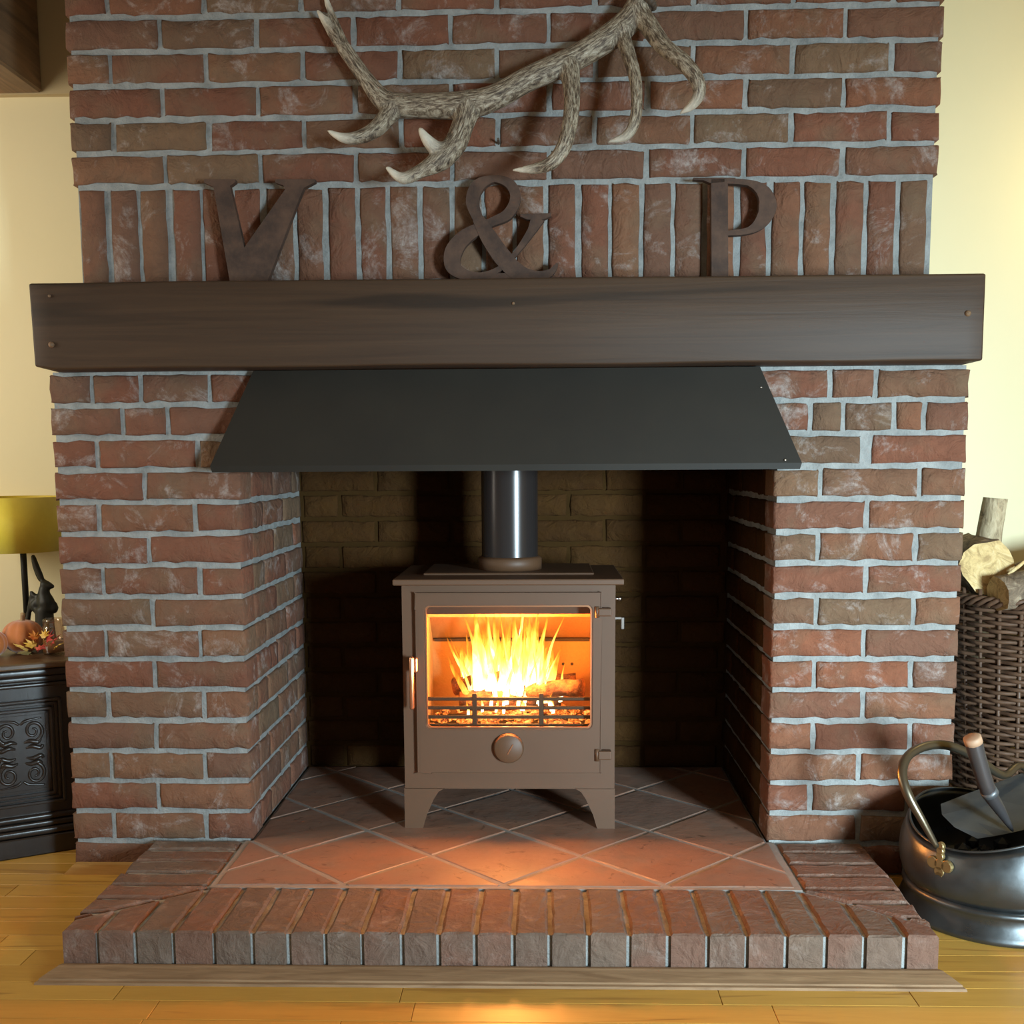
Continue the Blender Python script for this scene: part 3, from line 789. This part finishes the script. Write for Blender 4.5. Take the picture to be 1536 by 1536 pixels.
for v in me.vertices:
    _, i, d = kd.find(v.co); p, L, t, dr_ = samp[i]; off = v.co - p; al_ = off.dot(dr_); off = off - dr_ * al_; L += al_
    st += [off.x * 260, (off.z + off.y * .8) * 260, L * 42]; tp.append(t)
me.attributes.new('st', 'FLOAT_VECTOR', 'POINT').data.foreach_set('vector', st)
me.attributes.new('tip', 'FLOAT', 'POINT').data.foreach_set('value', tp)
k = NT('antler_bone'); a = k.n('Attribute', attribute_name='st', out='Vector'); t = k.n('Attribute', attribute_name='tip', out='Fac')
n = k.noise(a, 1.0, 7, .72, .5)
col = k.ramp(n, [(.36, (.03, .02, .013)), (.46, (.13, .09, .058)), (.55, (.33, .27, .19)), (.68, (.56, .50, .40))])
col = k.mix(k.ramp(t, [(.25, 0), (.75, .92)]), col, (.72, .66, .54))
MAT['antler'] = k.done(col, .55, normal=k.bump(n, .7, .003))
me.materials.append(MAT['antler'])
org = apt(690, 345, .03)
me.transform(Matrix.Translation(-org))
an = thing('antler', 'pale grey many pointed stag antler hung across the brickwork', 'antler', org)
link('beam_and_tines', me, an, org)
bm = bmesh.new(); rn = random.Random(2)
b0 = apt(1213, -2, .02); dirv = (apt(1180, 55, .022) - b0).normalized()
ringp = []
u_ = dirv.orthogonal().normalized(); w_ = dirv.cross(u_)
for i in range(20):
    a = 2 * math.pi * i / 20
    bmesh.ops.create_icosphere(bm, subdivisions=1, radius=rn.uniform(.006, .0105), matrix=Matrix.Translation(b0 + (u_ * math.cos(a) + w_ * math.sin(a)) * .031))
tube(bm, [b0 - dirv * .016, b0 - dirv * .008, b0 + dirv * .008], [.020, .031, .031], 16)
k = NT('dark_burr'); c = k.coord(rand=False); MAT['burr'] = k.done(k.mix(k.noise(c, 90, 5), (.03, .02, .014), (.13, .09, .06)), .7)
put('burr', bm, MAT['burr'], an, True)
p = at(748, 214, YB); bm = bmesh.new(); tube(bm, [(p.x, YB + .02, p.z), (p.x, YB - .03, p.z)], .003, 8); put('hook', bm, MAT['burr'], an)

# letters --------------------------------------------------------------------------------
def stroke(pts, wid, n=6):
    P2 = catmull([(a, b, 0) for a, b in pts], n); W = lerp_list(wid, n); Lf, Rt_ = [], []
    for i, p in enumerate(P2):
        t = (P2[min(i + 1, len(P2) - 1)] - P2[max(i - 1, 0)]).normalized(); nn = V((-t.y, t.x, 0))
        Lf.append(p + nn * W[i] / 2); Rt_.append(p - nn * W[i] / 2)
    return Lf, Rt_
def letter(name, label, strokes, polys, Y0, th, lean, mat):
    bm = bmesh.new()
    def col_(pt, Y): q = at(pt[0], pt[1], Y0); return V((q.x, Y, q.z))
    for si, (Lf, Rt_) in enumerate(strokes):
        Yk = Y0 - .0012 * si
        for i in range(len(Lf) - 1):
            q = [Lf[i], Lf[i + 1], Rt_[i + 1], Rt_[i]]
            a = [bm.verts.new(col_(p, Yk)) for p in q]; b = [bm.verts.new(col_(p, Yk + th)) for p in q]
            bm.faces.new(a); bm.faces.new(b[::-1])
            for (m_, n_) in ((0, 1), (2, 3)) + (((3, 0),) if i == 0 else ()) + (((1, 2),) if i == len(Lf) - 2 else ()):
                bm.faces.new((a[m_], b[m_], b[n_], a[n_]))
    for pg in polys:
        q = [at(x, y_, Y0) for x, y_ in pg]; prism(bm, [(p.x, p.z) for p in q], Y0 + .0004, Y0 + th - .0004)
    zb_ = ZM1 + .0015
    bmesh.ops.remove_doubles(bm, verts=bm.verts[:], dist=2e-5)
    for v in bm.verts:
        v.co.z = max(v.co.z, zb_); v.co.y += (v.co.z - zb_) * lean
    c0 = sum((v.co.x for v in bm.verts)) / len(bm.verts)
    o = put(name, bm, mat, origin=(c0, Y0, zb_)); tag(o, label, 'letter', 'rusty letters on the mantel'); return o
k = NT('rusty_letter'); c = k.coord(rand=True); n = k.noise(c, 22, 6, .65)
MAT['rust'] = k.done(k.mix(k.ramp(n, [(.35, 0), (.65, 1)]), (.045, .024, .016), (.10, .052, .032)), .8, .1, normal=k.bump(k.noise(c, 160, 5), .4, .002))
YL = .022
letter('mantel_letter', 'dark rusty capital letter V standing on the mantel', [],
       [[(305, 268), (352, 268), (352, 272), (344, 278), (366, 371), (427, 283), (424, 277), (412, 273), (412, 268), (472, 268), (472, 272), (455, 281), (447, 300), (400, 425), (397, 437), (347, 437), (345, 425), (319, 279), (305, 273)]], YL, .020, .02, MAT['rust'])
q = lambda u, v: (290 + .3711 * u, 250 + .3711 * v)
amp = [
    stroke([q(1155, 220), q(1128, 140), q(1150, 75), q(1215, 46), q(1280, 68), q(1302, 125), q(1270, 190), q(1200, 225), q(1100, 280), q(1052, 340), q(1050, 400), q(1095, 435), q(1165, 440), q(1240, 410), q(1305, 345), q(1365, 260), q(1392, 205)],
           [14, 20, 20, 10, 15, 16, 16, 13, 22, 26, 24, 16, 10, 8, 7, 12, 22]),
    stroke([q(1148, 205), q(1195, 285), q(1250, 365), q(1310, 425), q(1375, 445), q(1440, 430), q(1472, 390)], [16, 25, 27, 25, 19, 11, 3]),
]
letter('ampersand_sign', 'dark rusty ampersand sign standing mid mantel', amp, [[q(1322, 190), q(1447, 186), q(1447, 198), q(1415, 212), q(1350, 212), q(1322, 200)], [q(1150, 430), q(1330, 430), q(1310, 500), q(1160, 500)]], YL, .020, .02, MAT['rust'])
q3 = lambda u, v: (1024 + u / 3, v / 3)
letter('mantel_letter', 'dark rusty capital letter P standing on the right of the mantel',
       [stroke([q3(190, 812), q3(300, 820), q3(365, 860), q3(385, 925), q3(360, 990), q3(300, 1035), q3(200, 1048)], [7, 9, 21, 27, 21, 10, 7])],
       [[q3(130, 802), q3(205, 802), q3(205, 1320), q3(130, 1320)], [q3(50, 797), q3(240, 797), q3(240, 812), q3(128, 822), q3(95, 808), q3(50, 806)]], YL, .020, .02, MAT['rust'])

# cabinet with carved panel (left) -----------------------------------------------------------
k = NT('ebonised_oak'); c = k.coord((14, 60, 5), False); n = k.noise(c, 1, 6, .6, .6)
MAT['ebony'] = k.done(k.mix(n, (.012, .009, .008), (.04, .027, .02)), .3, normal=k.bump(n, .2, .002))
k = NT('cabinet_top_wood'); c = k.coord((4, 60, 60), False); n = k.noise(c, 1, 6, .6, .6)
MAT['cabtop'] = k.done(k.mix(n, (.06, .034, .018), (.15, .085, .04)), .35)
C0 = V((-1.17, .188, 0)); CA = R(30)
CM = Matrix.Translation(C0) @ Matrix.Rotation(CA, 4, 'Z')
cab = thing('carved_cabinet', 'low dark wooden cabinet with a carved scroll panel', 'cabinet', CM @ V((-.28, .2, 0)))
def cput(name, bm, mat, parent=cab, smooth=False):
    bmesh.ops.transform(bm, verts=bm.verts[:], matrix=CM); return put(name, bm, mat, parent, smooth)
X0c, X1c = -.56, 0.0
def cx_(u): return -.04 - (107 - u) * .00159
px0, px1 = cx_(61) - .122, cx_(61)
bm = bmesh.new(); box(bm, X0c, X1c, .022, .39, .045, .462); cput('carcass', bm, MAT['ebony'])
cput('top', B(X0c - .012, X1c + .012, -.006, .40, .486, .502, .004, 2), MAT['cabtop'])
for (z0, z1, y0, r) in ((.466, .486, .0, .006), (.452, .466, .008, .004), (.436, .447, .013, .004)):
    cput('cornice_moulding', B(X0c - .006, X1c + .006, y0, .39, z0, z1, r, 3), MAT['ebony'], smooth=True)
for (z0, z1, y0, r) in ((.088, .104, .010, .006), (.072, .086, .006, .004), (.052, .070, .001, .006)):
    cput('plinth_moulding', B(X0c - .006, X1c + .006, y0, .39, z0, z1, r, 3), MAT['ebony'], smooth=True)
cput('plinth', B(X0c - .006, X1c + .006, -.001, .39, 0, .050, .003), MAT['ebony'])
for off in (0.0, -.262):
    bm = bmesh.new()
    for (g0, y0, r) in ((.040, .010, .005), (.030, .016, .003), (.018, .012, .004), (.008, .019, .002)):
        a0_, a1_, b0_, b1_ = px0 - g0 + off, px1 + g0 + off, .170 - g0, .365 + g0
        for (xa, xb, za, zb2) in ((a0_, a1_, b1_ - .008, b1_), (a0_, a1_, b0_, b0_ + .008), (a0_, a0_ + .008, b0_, b1_), (a1_ - .008, a1_, b0_, b1_)):
            box(bm, xa, xb, y0, .03, za, zb2, r * .5, 2)
    cput('panel_frame', bm, MAT['ebony'], smooth=False)
    pn = cput('carved_panel', B(px0 + off, px1 + off, .020, .03, .170, .365), MAT['ebony'])
    mx, mz = (px0 + px1) / 2 + off, .2675
    for sx in (1, -1):
        for sz in (1, -1):
            pts = []; rr = []
            for i in range(40):
                t = i / 39; a = R(-100 + 560 * (1 - t)); rad = .004 + .021 * t
                pts.append((mx + sx * (.031 + rad * math.cos(a) * 1.0), .0195, mz + sz * (.056 + rad * math.sin(a) * 1.15))); rr.append(.0028 + .0022 * t)
            bm = bmesh.new(); tube(bm, pts, rr, 8)
            tube(bm, catmull([(mx + sx * .008, .0195, mz + sz * .026), (mx + sx * .022, .0195, mz + sz * .030), (mx + sx * .040, .0195, mz + sz * .026), (mx + sx * .048, .0195, mz + sz * .034)], 4), lerp_list([.002, .006, .007, .003], 4), 8)
            tube(bm, catmull([(mx + sx * .012, .0195, mz + sz * .012), (mx + sx * .028, .0195, mz + sz * .016), (mx + sx * .046, .0195, mz + sz * .010), (mx + sx * .052, .0195, mz + sz * .018)], 4), lerp_list([.002, .006, .006, .003], 4), 8)
            tube(bm, catmull([(mx + sx * .002, .0195, mz + sz * .074), (mx + sx * .012, .0195, mz + sz * .082), (mx + sx * .03, .0195, mz + sz * .086), (mx + sx * .052, .0195, mz + sz * .088)], 4), lerp_list([.003, .004, .003, .002], 4), 8)
            cput('carved_scroll', bm, MAT['ebony'], pn, True)

# lamp -------------------------------------------------------------------------------------------
YLp = .425; lx = at(36, 850, YLp).x
zt_, zb2 = at(40, 745, YLp).z, at(40, 825, YLp).z
ZC = .5022
lamp = thing('hare_lamp', 'table lamp with mustard drum shade and dark hare figure base', 'lamp', (lx, YLp, ZC))
k = NT('mustard_velvet'); c = k.coord(rand=False)
MAT['mustard'] = k.done(k.mix(k.noise(c, 60, 4), (.62, .44, .025), (.72, .53, .04)), .55, **{'Sheen Weight': .4})
k = NT('dark_bronze'); c = k.coord(rand=False); MAT['bronze'] = k.done(k.mix(k.noise(c, 30, 4), (.012, .013, .010), (.03, .028, .02)), .5, .3)
bm = bmesh.new(); lathe(bm, [(.126, zt_), (.128, zt_), (.1325, zb2), (.1305, zb2), (.126, zt_)], (lx - .012, YLp - .01, 0), 48); sh = put('shade', bm, MAT['mustard'], lamp, True)
bm = bmesh.new(); tube(bm, [(lx, YLp, ZC + .01), (lx, YLp, zt_ - .04)], .0085, 12); put('post', bm, MAT['bronze'], lamp, True)
bm = bmesh.new(); lathe(bm, [(0, 0), (.052, 0), (.055, .006), (.050, .016), (.0, .018)], (lx + .028, YLp - .01, ZC), 28); put('base', bm, MAT['bronze'], lamp, True)
def lp_(u, v, dy=0): return at(u, v, YLp - .03 + dy)
bm = bmesh.new()
def chain(pts, rad, s=10): tube(bm, catmull(pts, 4), lerp_list(rad, 4), s)
chain([lp_(70, 916), lp_(69, 903), lp_(66, 891), lp_(67, 880)], [.022, .024, .017, .013])          # body
chain([lp_(62, 877), lp_(68, 877), lp_(75, 879), lp_(81, 880)], [.012, .0135, .010, .004])            # head
chain([lp_(64, 872), lp_(60, 862), lp_(54, 848), lp_(50, 835), lp_(48, 832)], [.006, .008, .0085, .006, .002])   # ear
chain([lp_(62, 872, .012), lp_(57, 862, .012), lp_(52, 848, .012), lp_(47, 833, .012)], [.006, .007, .007, .002])
chain([lp_(66, 893), lp_(56, 896), lp_(48, 890), lp_(47, 886)], [.010, .008, .006, .004])
chain([lp_(58, 917), lp_(52, 908), lp_(58, 900), lp_(64, 895)], [.012, .013, .011, .010])
chain([lp_(78, 917), lp_(80, 912), lp_(78, 905)], [.012, .014, .012])
qb = lp_(66, 912); chain([qb, V((qb.x, qb.y, (qb.z + ZC) / 2)), V((qb.x, qb.y, ZC + .012))], [.024, .026, .030])
chain([lp_(48, 890), V((lx + .006, YLp - .025, ZC + .03)), V((lx + .008, YLp - .025, ZC + .012))], [.006, .008, .012])
me = remesh(bm, .0035, 2); me.materials.append(MAT['bronze']); link('hare_figure', me, lamp)

# pumpkins, jar, leaves ------------------------------------------------------------------------------
k = NT('rust_velvet'); c = k.coord(); MAT['pumpkin'] = k.done(k.mix(k.noise(c, 25, 4), (.42, .105, .015), (.56, .17, .03)), .7, **{'Sheen Weight': .5})
k = NT('dry_stem'); MAT['stem'] = k.done((.40, .27, .15), .8)
def pumpkin(u, v, Y, r, label):
    p = at(u, v, Y); z = ZC
    t = thing('pumpkin', label, 'pumpkin', (p.x, Y, z), 'velvet pumpkins on the cabinet')
    prof = [(.02, .0)] + [(r * (math.sin(a) ** .8), r * .84 * (1 - math.cos(a))) for a in [R(15 + 11 * i) for i in range(15)]] + [(.004, r * 1.58)]
    bm = bmesh.new(); lathe(bm, prof, (p.x, Y, z), 48, lambda a, zz: 1 - .10 * abs(math.cos(a * 4)) ** 6, True); put('flesh', bm, MAT['pumpkin'], t, True)
    bm = bmesh.new(); tube(bm, catmull([(p.x, Y, z + r * 1.5), (p.x + .002, Y, z + r * 1.75), (p.x + .006, Y - .004, z + r * 2.0)], 4), lerp_list([.009, .006, .007], 4), 8); put('stem', bm, MAT['stem'], t, True)
pumpkin(34, 950, .275, .052, 'larger velvet pumpkin in rust orange beside the glass jar')
pumpkin(-14, 950, .215, .040, 'rust orange velvet pumpkin at the left edge')
jp = at(80, 950, .255)
t = thing('glass_jar', 'small glass jar with threaded neck beside the brick pier', 'jar', (jp.x, .255, ZC))
bm = bmesh.new(); lathe(bm, [(0, .0), (.026, .0), (.029, .004), (.030, .02), (.030, .06), (.027, .072), (.024, .078), (.0255, .081), (.024, .084), (.0255, .088), (.024, .094), (.0225, .094), (.0225, .08), (.027, .066), (.027, .006), (0, .004)], (jp.x, .255, ZC), 32)
put('jar_glass', bm, MAT['jarglass'], t, True)
bm = bmesh.new(); lathe(bm, [(0, .0045), (.0265, .0065), (.0265, .035), (0, .036)], (jp.x, .255, ZC), 24)
k = NT('amber_wax'); MAT['wax'] = k.done((.50, .30, .14), .5); put('candle_wax', bm, MAT['wax'], t, True)
def mk_leafmat(name, a, b):
    k = NT(name); c = k.coord(); return k.done(k.mix(k.ramp(k.noise(c, 30, 4), [(.4, 0), (.6, 1)]), a, b), .6)
LM = {'golden yellow': mk_leafmat('yellow_leaf', (.72, .42, .05), (.80, .55, .16)), 'crimson': mk_leafmat('red_leaf', (.42, .03, .03), (.60, .10, .06)),
      'orange': mk_leafmat('orange_leaf', (.65, .16, .02), (.72, .32, .05)), 'dull green': mk_leafmat('green_leaf', (.10, .085, .03), (.20, .16, .06))}
star = []
for i, (a, r) in enumerate(((90, 1.0), (68, .42), (48, .86), (28, .42), (8, .72), (-25, .40), (-60, .45), (-90, .30), (-120, .45), (-155, .40), (172, .72), (152, .42), (132, .86), (112, .42))):
    star.append((r * math.cos(R(a)), r * math.sin(R(a))))
def leaf(u, v, Y, size, colname, rx, ry, rz, label):
    bm = bmesh.new(); c0 = bm.verts.new((0, 0, .0)); ring = [bm.verts.new((x, y_, -.22 * (x * x + y_ * y_) + .08 * math.sin(x * 5))) for x, y_ in star]
    for i in range(len(ring)): bm.faces.new((c0, ring[i], ring[(i + 1) % len(ring)]))
    tube(bm, [(0, -.28, -.02), (.05, -.6, -.1)], [.03, .02], 5)
    bmesh.ops.scale(bm, verts=bm.verts[:], vec=(size, size, size))
    bmesh.ops.solidify(bm, geom=[f for f in bm.faces], thickness=.0008)
    p = at(u, v, Y); p.z = max(p.z, ZC + .008)
    o = put('autumn_leaf', bm, LM[colname], loc=p, rot=(R(rx), R(ry), R(rz))); tag(o, label, 'leaf', 'artificial autumn leaves on the cabinet')
leaf(36, 972, .20, .028, 'golden yellow', 35, 10, 100, 'golden yellow artificial leaf fanned out at the left of the spray')
leaf(48, 967, .20, .026, 'golden yellow', 40, -5, 60, 'golden yellow artificial leaf in the middle of the spray')
leaf(60, 972, .19, .024, 'crimson', 30, 5, -10, 'crimson artificial leaf lying low under the jar')
leaf(72, 958, .21, .027, 'crimson', 70, 10, -40, 'crimson artificial leaf standing upright before the jar')
leaf(52, 955, .215, .022, 'orange', 60, 0, 40, 'orange artificial leaf against the large pumpkin')
leaf(66, 953, .215, .022, 'golden yellow', 65, 0, -10, 'golden yellow artificial leaf standing at the jar front')
leaf(86, 969, .19, .022, 'golden yellow', 35, 0, -80, 'golden yellow artificial leaf next to the brick pier')
leaf(80, 962, .20, .026, 'crimson', 55, 10, -70, 'crimson artificial leaf pointing at the brick pier')
leaf(40, 979, .17, .026, 'dull green', 12, 0, 80, 'dull green artificial leaf flat on the cabinet top')

# log basket (right) -----------------------------------------------------------------------------------
k = NT('dark_willow'); c = k.coord((30, 30, 30), False); MAT['willow'] = k.done(k.mix(k.noise(c, 1.2, 5), (.055, .028, .017), (.19, .10, .055)), .55)
bc = V((1.305, .285, 0)); BR0, BR1, BH = .205, .25, .655
bk_ = thing('log_basket', 'tall dark round wicker basket heaped with firewood', 'basket', bc)
def brad(z): return BR0 + (BR1 - BR0) * (z / BH) ** .8
bm = bmesh.new(); NS = 30; zz = .015; r = 0; rn = random.Random(9)
while zz < BH - .02:
    rad0 = brad(zz); pts = []
    for i in range(NS * 4):
        a = 2 * math.pi * i / (NS * 4); ro = rad0 + .0075 * math.sin(NS / 2 * a + (r % 2) * math.pi)
        pts.append((bc.x + ro * math.cos(a), bc.y + ro * math.sin(a), zz + .0022 * math.sin(a * 3 + r) + rn.uniform(-.0006, .0006)))
    tube(bm, pts, .0052, 5, closed=True); zz += .0108; r += 1
tag(put('weave', bm, MAT['willow'], bk_, True), kind='stuff')
stk = bmesh.new(); tube(stk, [(0, 0, 0), (0, 0, .68)], .005, 6)
sm = fin(stk, 'stake', MAT['willow'], True)
for i in range(NS):
    a = 2 * math.pi * (i + .5) / NS * 1.0; o = link('stake', sm, bk_, (bc.x + (BR0 - .001) * math.cos(a), bc.y + (BR0 - .001) * math.sin(a), 0), None)
    dv = V((math.cos(a) * (BR1 - BR0), math.sin(a) * (BR1 - BR0), BH)); o.rotation_euler = dv.to_track_quat('Z', 'Y').to_euler()
for j in range(4):
    bm = bmesh.new(); pts = []
    for i in range(120):
        a = 2 * math.pi * i / 120; ph = a * 16 + j * math.pi / 2
        pts.append((bc.x + (BR1 + .004 + .009 * math.cos(ph)) * math.cos(a), bc.y + (BR1 + .004 + .009 * math.cos(ph)) * math.sin(a), BH - .006 + .010 * math.sin(ph)))
    tube(bm, pts, .0058, 6, closed=True); put('rim_braid', bm, MAT['willow'], bk_, True)
bm = bmesh.new(); lathe(bm, [(0, 0), (BR0 - .012, 0), (BR0 - .012, .012), (0, .012)], bc, 40); put('basket_floor', bm, MAT['willow'], bk_)

k = NT('log_bark'); c = k.coord((1, 1, 1)); n = k.noise(c, 38, 6, .65, .8)
MAT['bark'] = k.done(k.ramp(n, [(.3, (.05, .033, .02)), (.55, (.20, .14, .09)), (.72, (.38, .29, .19))]), .95, normal=k.bump(n, .9, .008))
k = NT('pale_bark'); c = k.coord((1, 1, .4)); n = k.noise(c, 45, 6, .65, .8)
MAT['palebark'] = k.done(k.ramp(n, [(.3, (.13, .09, .05)), (.5, (.42, .32, .19)), (.72, (.62, .50, .32))]), .95, normal=k.bump(n, .9, .006))
k = NT('split_wood'); c = k.coord((1, 1, 1)); n = k.noise(c, 24, 7, .65, 1.5)
MAT['splitwood'] = k.done(k.ramp(n, [(.3, (.30, .18, .07)), (.5, (.66, .46, .20)), (.7, (.78, .60, .32))]), .85, normal=k.bump(n, .8, .006))
GL = 'firewood in the wicker basket'
p0, p1 = at(1478, 850, .30), at(1492, 747, .30)
log('firewood_log', p0 - V((.02, 0, .25)), p1, .030, 'palebark', 'slim pale log standing upright in the wicker basket', 'log', GL, 31, 'splitwood')
p0 = at(1482, 851, .165); log('firewood_log', p0, p0 + V((.05, .26, .0)), .068, 'bark', 'thick log with a pale cut end facing front in the basket', 'log', GL, 37, 'splitwood', sides=14)
p0 = at(1535, 878, .11); log('firewood_log', p0 + V((-.06, 0, -.02)), p0 + V((.2, .05, .02)), .045, 'bark', 'dark bark log lying along the basket rim', 'log', GL, 41, 'splitwood')
p0 = at(1530, 850, .34); log('firewood_log', p0 + V((-.03, .02, -.05)), p0 + V((.17, .02, .01)), .050, 'bark', 'dark log at the back of the basket behind the pale cut end', 'log', GL, 43, 'splitwood')
bm = bmesh.new(); tube(bm, [at(1512, 862, .12), at(1526, 851, .13), at(1550, 832, .15)], [.004, .005, .003], 6)
tag(put('kindling_stick', bm, MAT['splitwood'], None, True, origin=at(1526, 853, .13)), 'thin pale kindling splinter resting on the basket logs', 'stick')
for i, (L0, L1, rr) in enumerate(((V((1.36, .15, .013)), V((1.34, .17, .55)), .06), (V((1.37, .38, .013)), V((1.38, .38, .55)), .06))):
    log('firewood_log', L0, L1, rr, 'bark', ('upright bark log filling the front of the basket', 'upright bark log filling the back of the basket')[i], 'log', GL, 51 + i)

# coal scuttle ---------------------------------------------------------------------------------------------
k = NT('tarnished_scuttle_metal'); c = k.coord(rand=False); n = k.noise(c, 9, 6, .65)
MAT['scuttle'] = k.done(k.mix(n, (.075, .08, .08), (.15, .16, .165)), k.ramp(k.noise(c, 14, 5), [(.3, .26), (.7, .48)]), .9, normal=k.bump(k.noise(c, 35, 4), .12, .003))
k = NT('aged_brass'); c = k.coord(rand=False); MAT['brass'] = k.done(k.mix(k.noise(c, 30, 4), (.26, .18, .075), (.40, .29, .13)), .45, .8)
k = NT('handle_brass'); MAT['brass2'] = k.done((.17, .14, .095), .34, .9)
k = NT('old_shovel_steel'); c = k.coord(rand=False); MAT['steel'] = k.done(k.mix(k.noise(c, 20, 5), (.11, .115, .12), (.19, .195, .20)), .45, .6, normal=k.bump(k.noise(c, 60, 4), .2, .002))
k = NT('dull_socket_steel'); MAT['socket'] = k.done((.085, .075, .075), .4, .6)
sc = V((1.005, -.205, 0))
scu = thing('coal_scuttle', 'tarnished metal coal scuttle with brass handle beside the hearth', 'scuttle', sc)
bm = bmesh.new(); lathe(bm, [(0, .004), (.195, .004), (.2, 0), (.206, .004), (.206, .012), (.202, .018), (.196, .034), (.190, .05), (.194, .056), (.196, .062), (.190, .068), (.180, .07)], sc, 64); put('foot_ring', bm, MAT['scuttle'], scu, True)
def rimz(a):
    # rim dips towards the front-left ear and its opposite, rises at both ends
    return .212 + .022 * math.cos(2 * (a - R(125))) + .012 * math.cos(a - R(20))
prof = [(.150, .066), (.186, .0685), (.193, .085), (.199, .11), (.200, .14), (.196, .17), (.186, .20), (.176, .22)]
bm = bmesh.new(); n_ = 72; rings = []
def scpt(r, t, a):
    top = rimz(a); z = .066 + (top - .066) * t
    el = 1 + .05 * math.cos(a - R(180)) * t
    return V((sc.x + r * el * math.cos(a), sc.y + r * math.sin(a), z))
for (r, z) in prof:
    t = (z - .066) / (.22 - .066); rings.append([bm.verts.new(scpt(r, t, 2 * math.pi * i / n_)) for i in range(n_)])
for i in range(len(prof) - 2, -1, -1):
    r, z = prof[i]; t = (z - .066) / (.22 - .066); rings.append([bm.verts.new(scpt(r - .003, t + (.001 if i == 0 else 0), 2 * math.pi * j / n_)) for j in range(n_)])
for i in range(len(rings) - 1):
    for j in range(n_): bm.faces.new((rings[i][j], rings[i][(j + 1) % n_], rings[i + 1][(j + 1) % n_], rings[i + 1][j]))
bm.faces.new(rings[-1])
put('bowl', bm, MAT['scuttle'], scu, True)
bm = bmesh.new(); tube(bm, [scpt(.1755, 1.0, 2 * math.pi * i / 72) for i in range(72)], .0028, 6, closed=True); put('rolled_rim', bm, MAT['scuttle'], scu, True)
hp = [at(1405, 1270, -.335), at(1384, 1232, -.338), at(1362, 1192, -.325), at(1353, 1160, -.30), at(1362, 1134, -.27), at(1390, 1119, -.235), at(1425, 1119, -.20), at(1465, 1137, -.165), at(1505, 1163, -.13), V((1.10, -.095, .30)), V((1.165, -.085, .225))]
bm = bmesh.new(); tube(bm, catmull(hp, 5), lerp_list([.006, .0085, .0105, .0105, .010, .010, .010, .010, .0095, .0085, .006], 5), 12); hd_ = put('bail_handle', bm, MAT['brass2'], scu, True)
# four lobed brass mounts that hold the handle
for (a, nm) in ((R(215), 0), (R(38), 1)):
    c_ = scpt(.196, .72, a); nrm = V((math.cos(a), math.sin(a), 0)); tx_ = V((-math.sin(a), math.cos(a), 0)); up_ = V((0, 0, 1))
    bm = bmesh.new()
    def lobe(ox, oz, r):
        q = c_ + tx_ * ox + up_ * oz
        lv = []
        lathe(bm, [(0, .0022), (r * .85, .0022), (r, .0005), (r, -.006)], (0, 0, 0), 14)
        vs = bm.verts[-(14 * 4):] if False else None
        bm.verts.ensure_lookup_table(); vs = bm.verts[len(bm.verts) - 56:]
        mm = Matrix((tx_, up_, nrm)).transposed().to_4x4(); mm.translation = q
        bmesh.ops.transform(bm, verts=list(vs), matrix=mm)
    lobe(0, 0, .013); lobe(.017, .0, .0135); lobe(-.017, .0, .0135); lobe(0, -.016, .0125); lobe(0, -.024, .0095)
    lobe(0, .018, .009); lobe(0, .030, .0085); lobe(0, .040, .009)
    put('clover_mount', bm, MAT['brass'], scu)
# shovel resting in the scuttle
shv = thing('coal_shovel', 'old steel hand shovel with tubular handle lying in the coal scuttle', 'shovel', at(1480, 1230, -.2))
gp = [[at(1411, 1206, -.16), at(1452, 1190, -.13), at(1495, 1174, -.10), at(1545, 1155, -.07)],
      [at(1413, 1222, -.20), at(1455, 1212, -.18), at(1500, 1200, -.16), at(1550, 1188, -.14)],
      [at(1432, 1241, -.24), at(1466, 1234, -.225), at(1506, 1224, -.21), at(1552, 1214, -.20)],
      [at(1466, 1258, -.265), at(1492, 1254, -.262), at(1518, 1249, -.26), at(1552, 1241, -.255)]]
bm = bmesh.new(); gv = [[bm.verts.new(p) for p in r_] for r_ in gp]
for i in range(3):
    for j in range(3): bm.faces.new((gv[i][j], gv[i + 1][j], gv[i + 1][j + 1], gv[i][j + 1]))
bmesh.ops.solidify(bm, geom=bm.faces[:], thickness=.0025); put('blade', bm, MAT['steel'], shv)
bm = bmesh.new(); tube(bm, catmull([at(1460, 1112, -.31), at(1466, 1135, -.305), at(1482, 1185, -.29), at(1500, 1215, -.275), at(1519, 1246, -.262)], 4), lerp_list([.0185, .0175, .0165, .012, .003], 4), 16); put('socket', bm, MAT['socket'], shv, True)
p0, p1 = at(1460, 1112, -.31), at(1457.5, 1105, -.312)
bm = bmesh.new(); tube(bm, [p0.lerp(p1, -.4), p0.lerp(p1, .8), p1], [.0188, .0188, .015], 16); k = NT('worn_handle_wood'); MAT['hwood'] = k.done((.42, .25, .15), .6); put('grip_end', bm, MAT['hwood'], shv, True)
bm = bmesh.new()
pa = at(1482, 1185, -.29); pb = at(1490, 1198, -.284); tube(bm, [pa, pa.lerp(pb, .5)], .0178, 16); put('collar', bm, MAT['steel'], shv, True)
rn = random.Random(3); bm = bmesh.new()
for i in range(60):
    a = rn.uniform(0, 6.28); r_ = rn.uniform(0, .15) ; bmesh.ops.create_icosphere(bm, subdivisions=1, radius=rn.uniform(.012, .022), matrix=Matrix.Translation((sc.x + r_ * math.cos(a), sc.y + r_ * math.sin(a), .095 + rn.uniform(0, .02))))
k = NT('coal'); MAT['coal'] = k.done((.012, .012, .013), .45)
tag(put('coal', bm, MAT['coal'], origin=(sc.x, sc.y, .09)), 'heap of black coal lumps in the bottom of the scuttle', 'coal', kind='stuff')
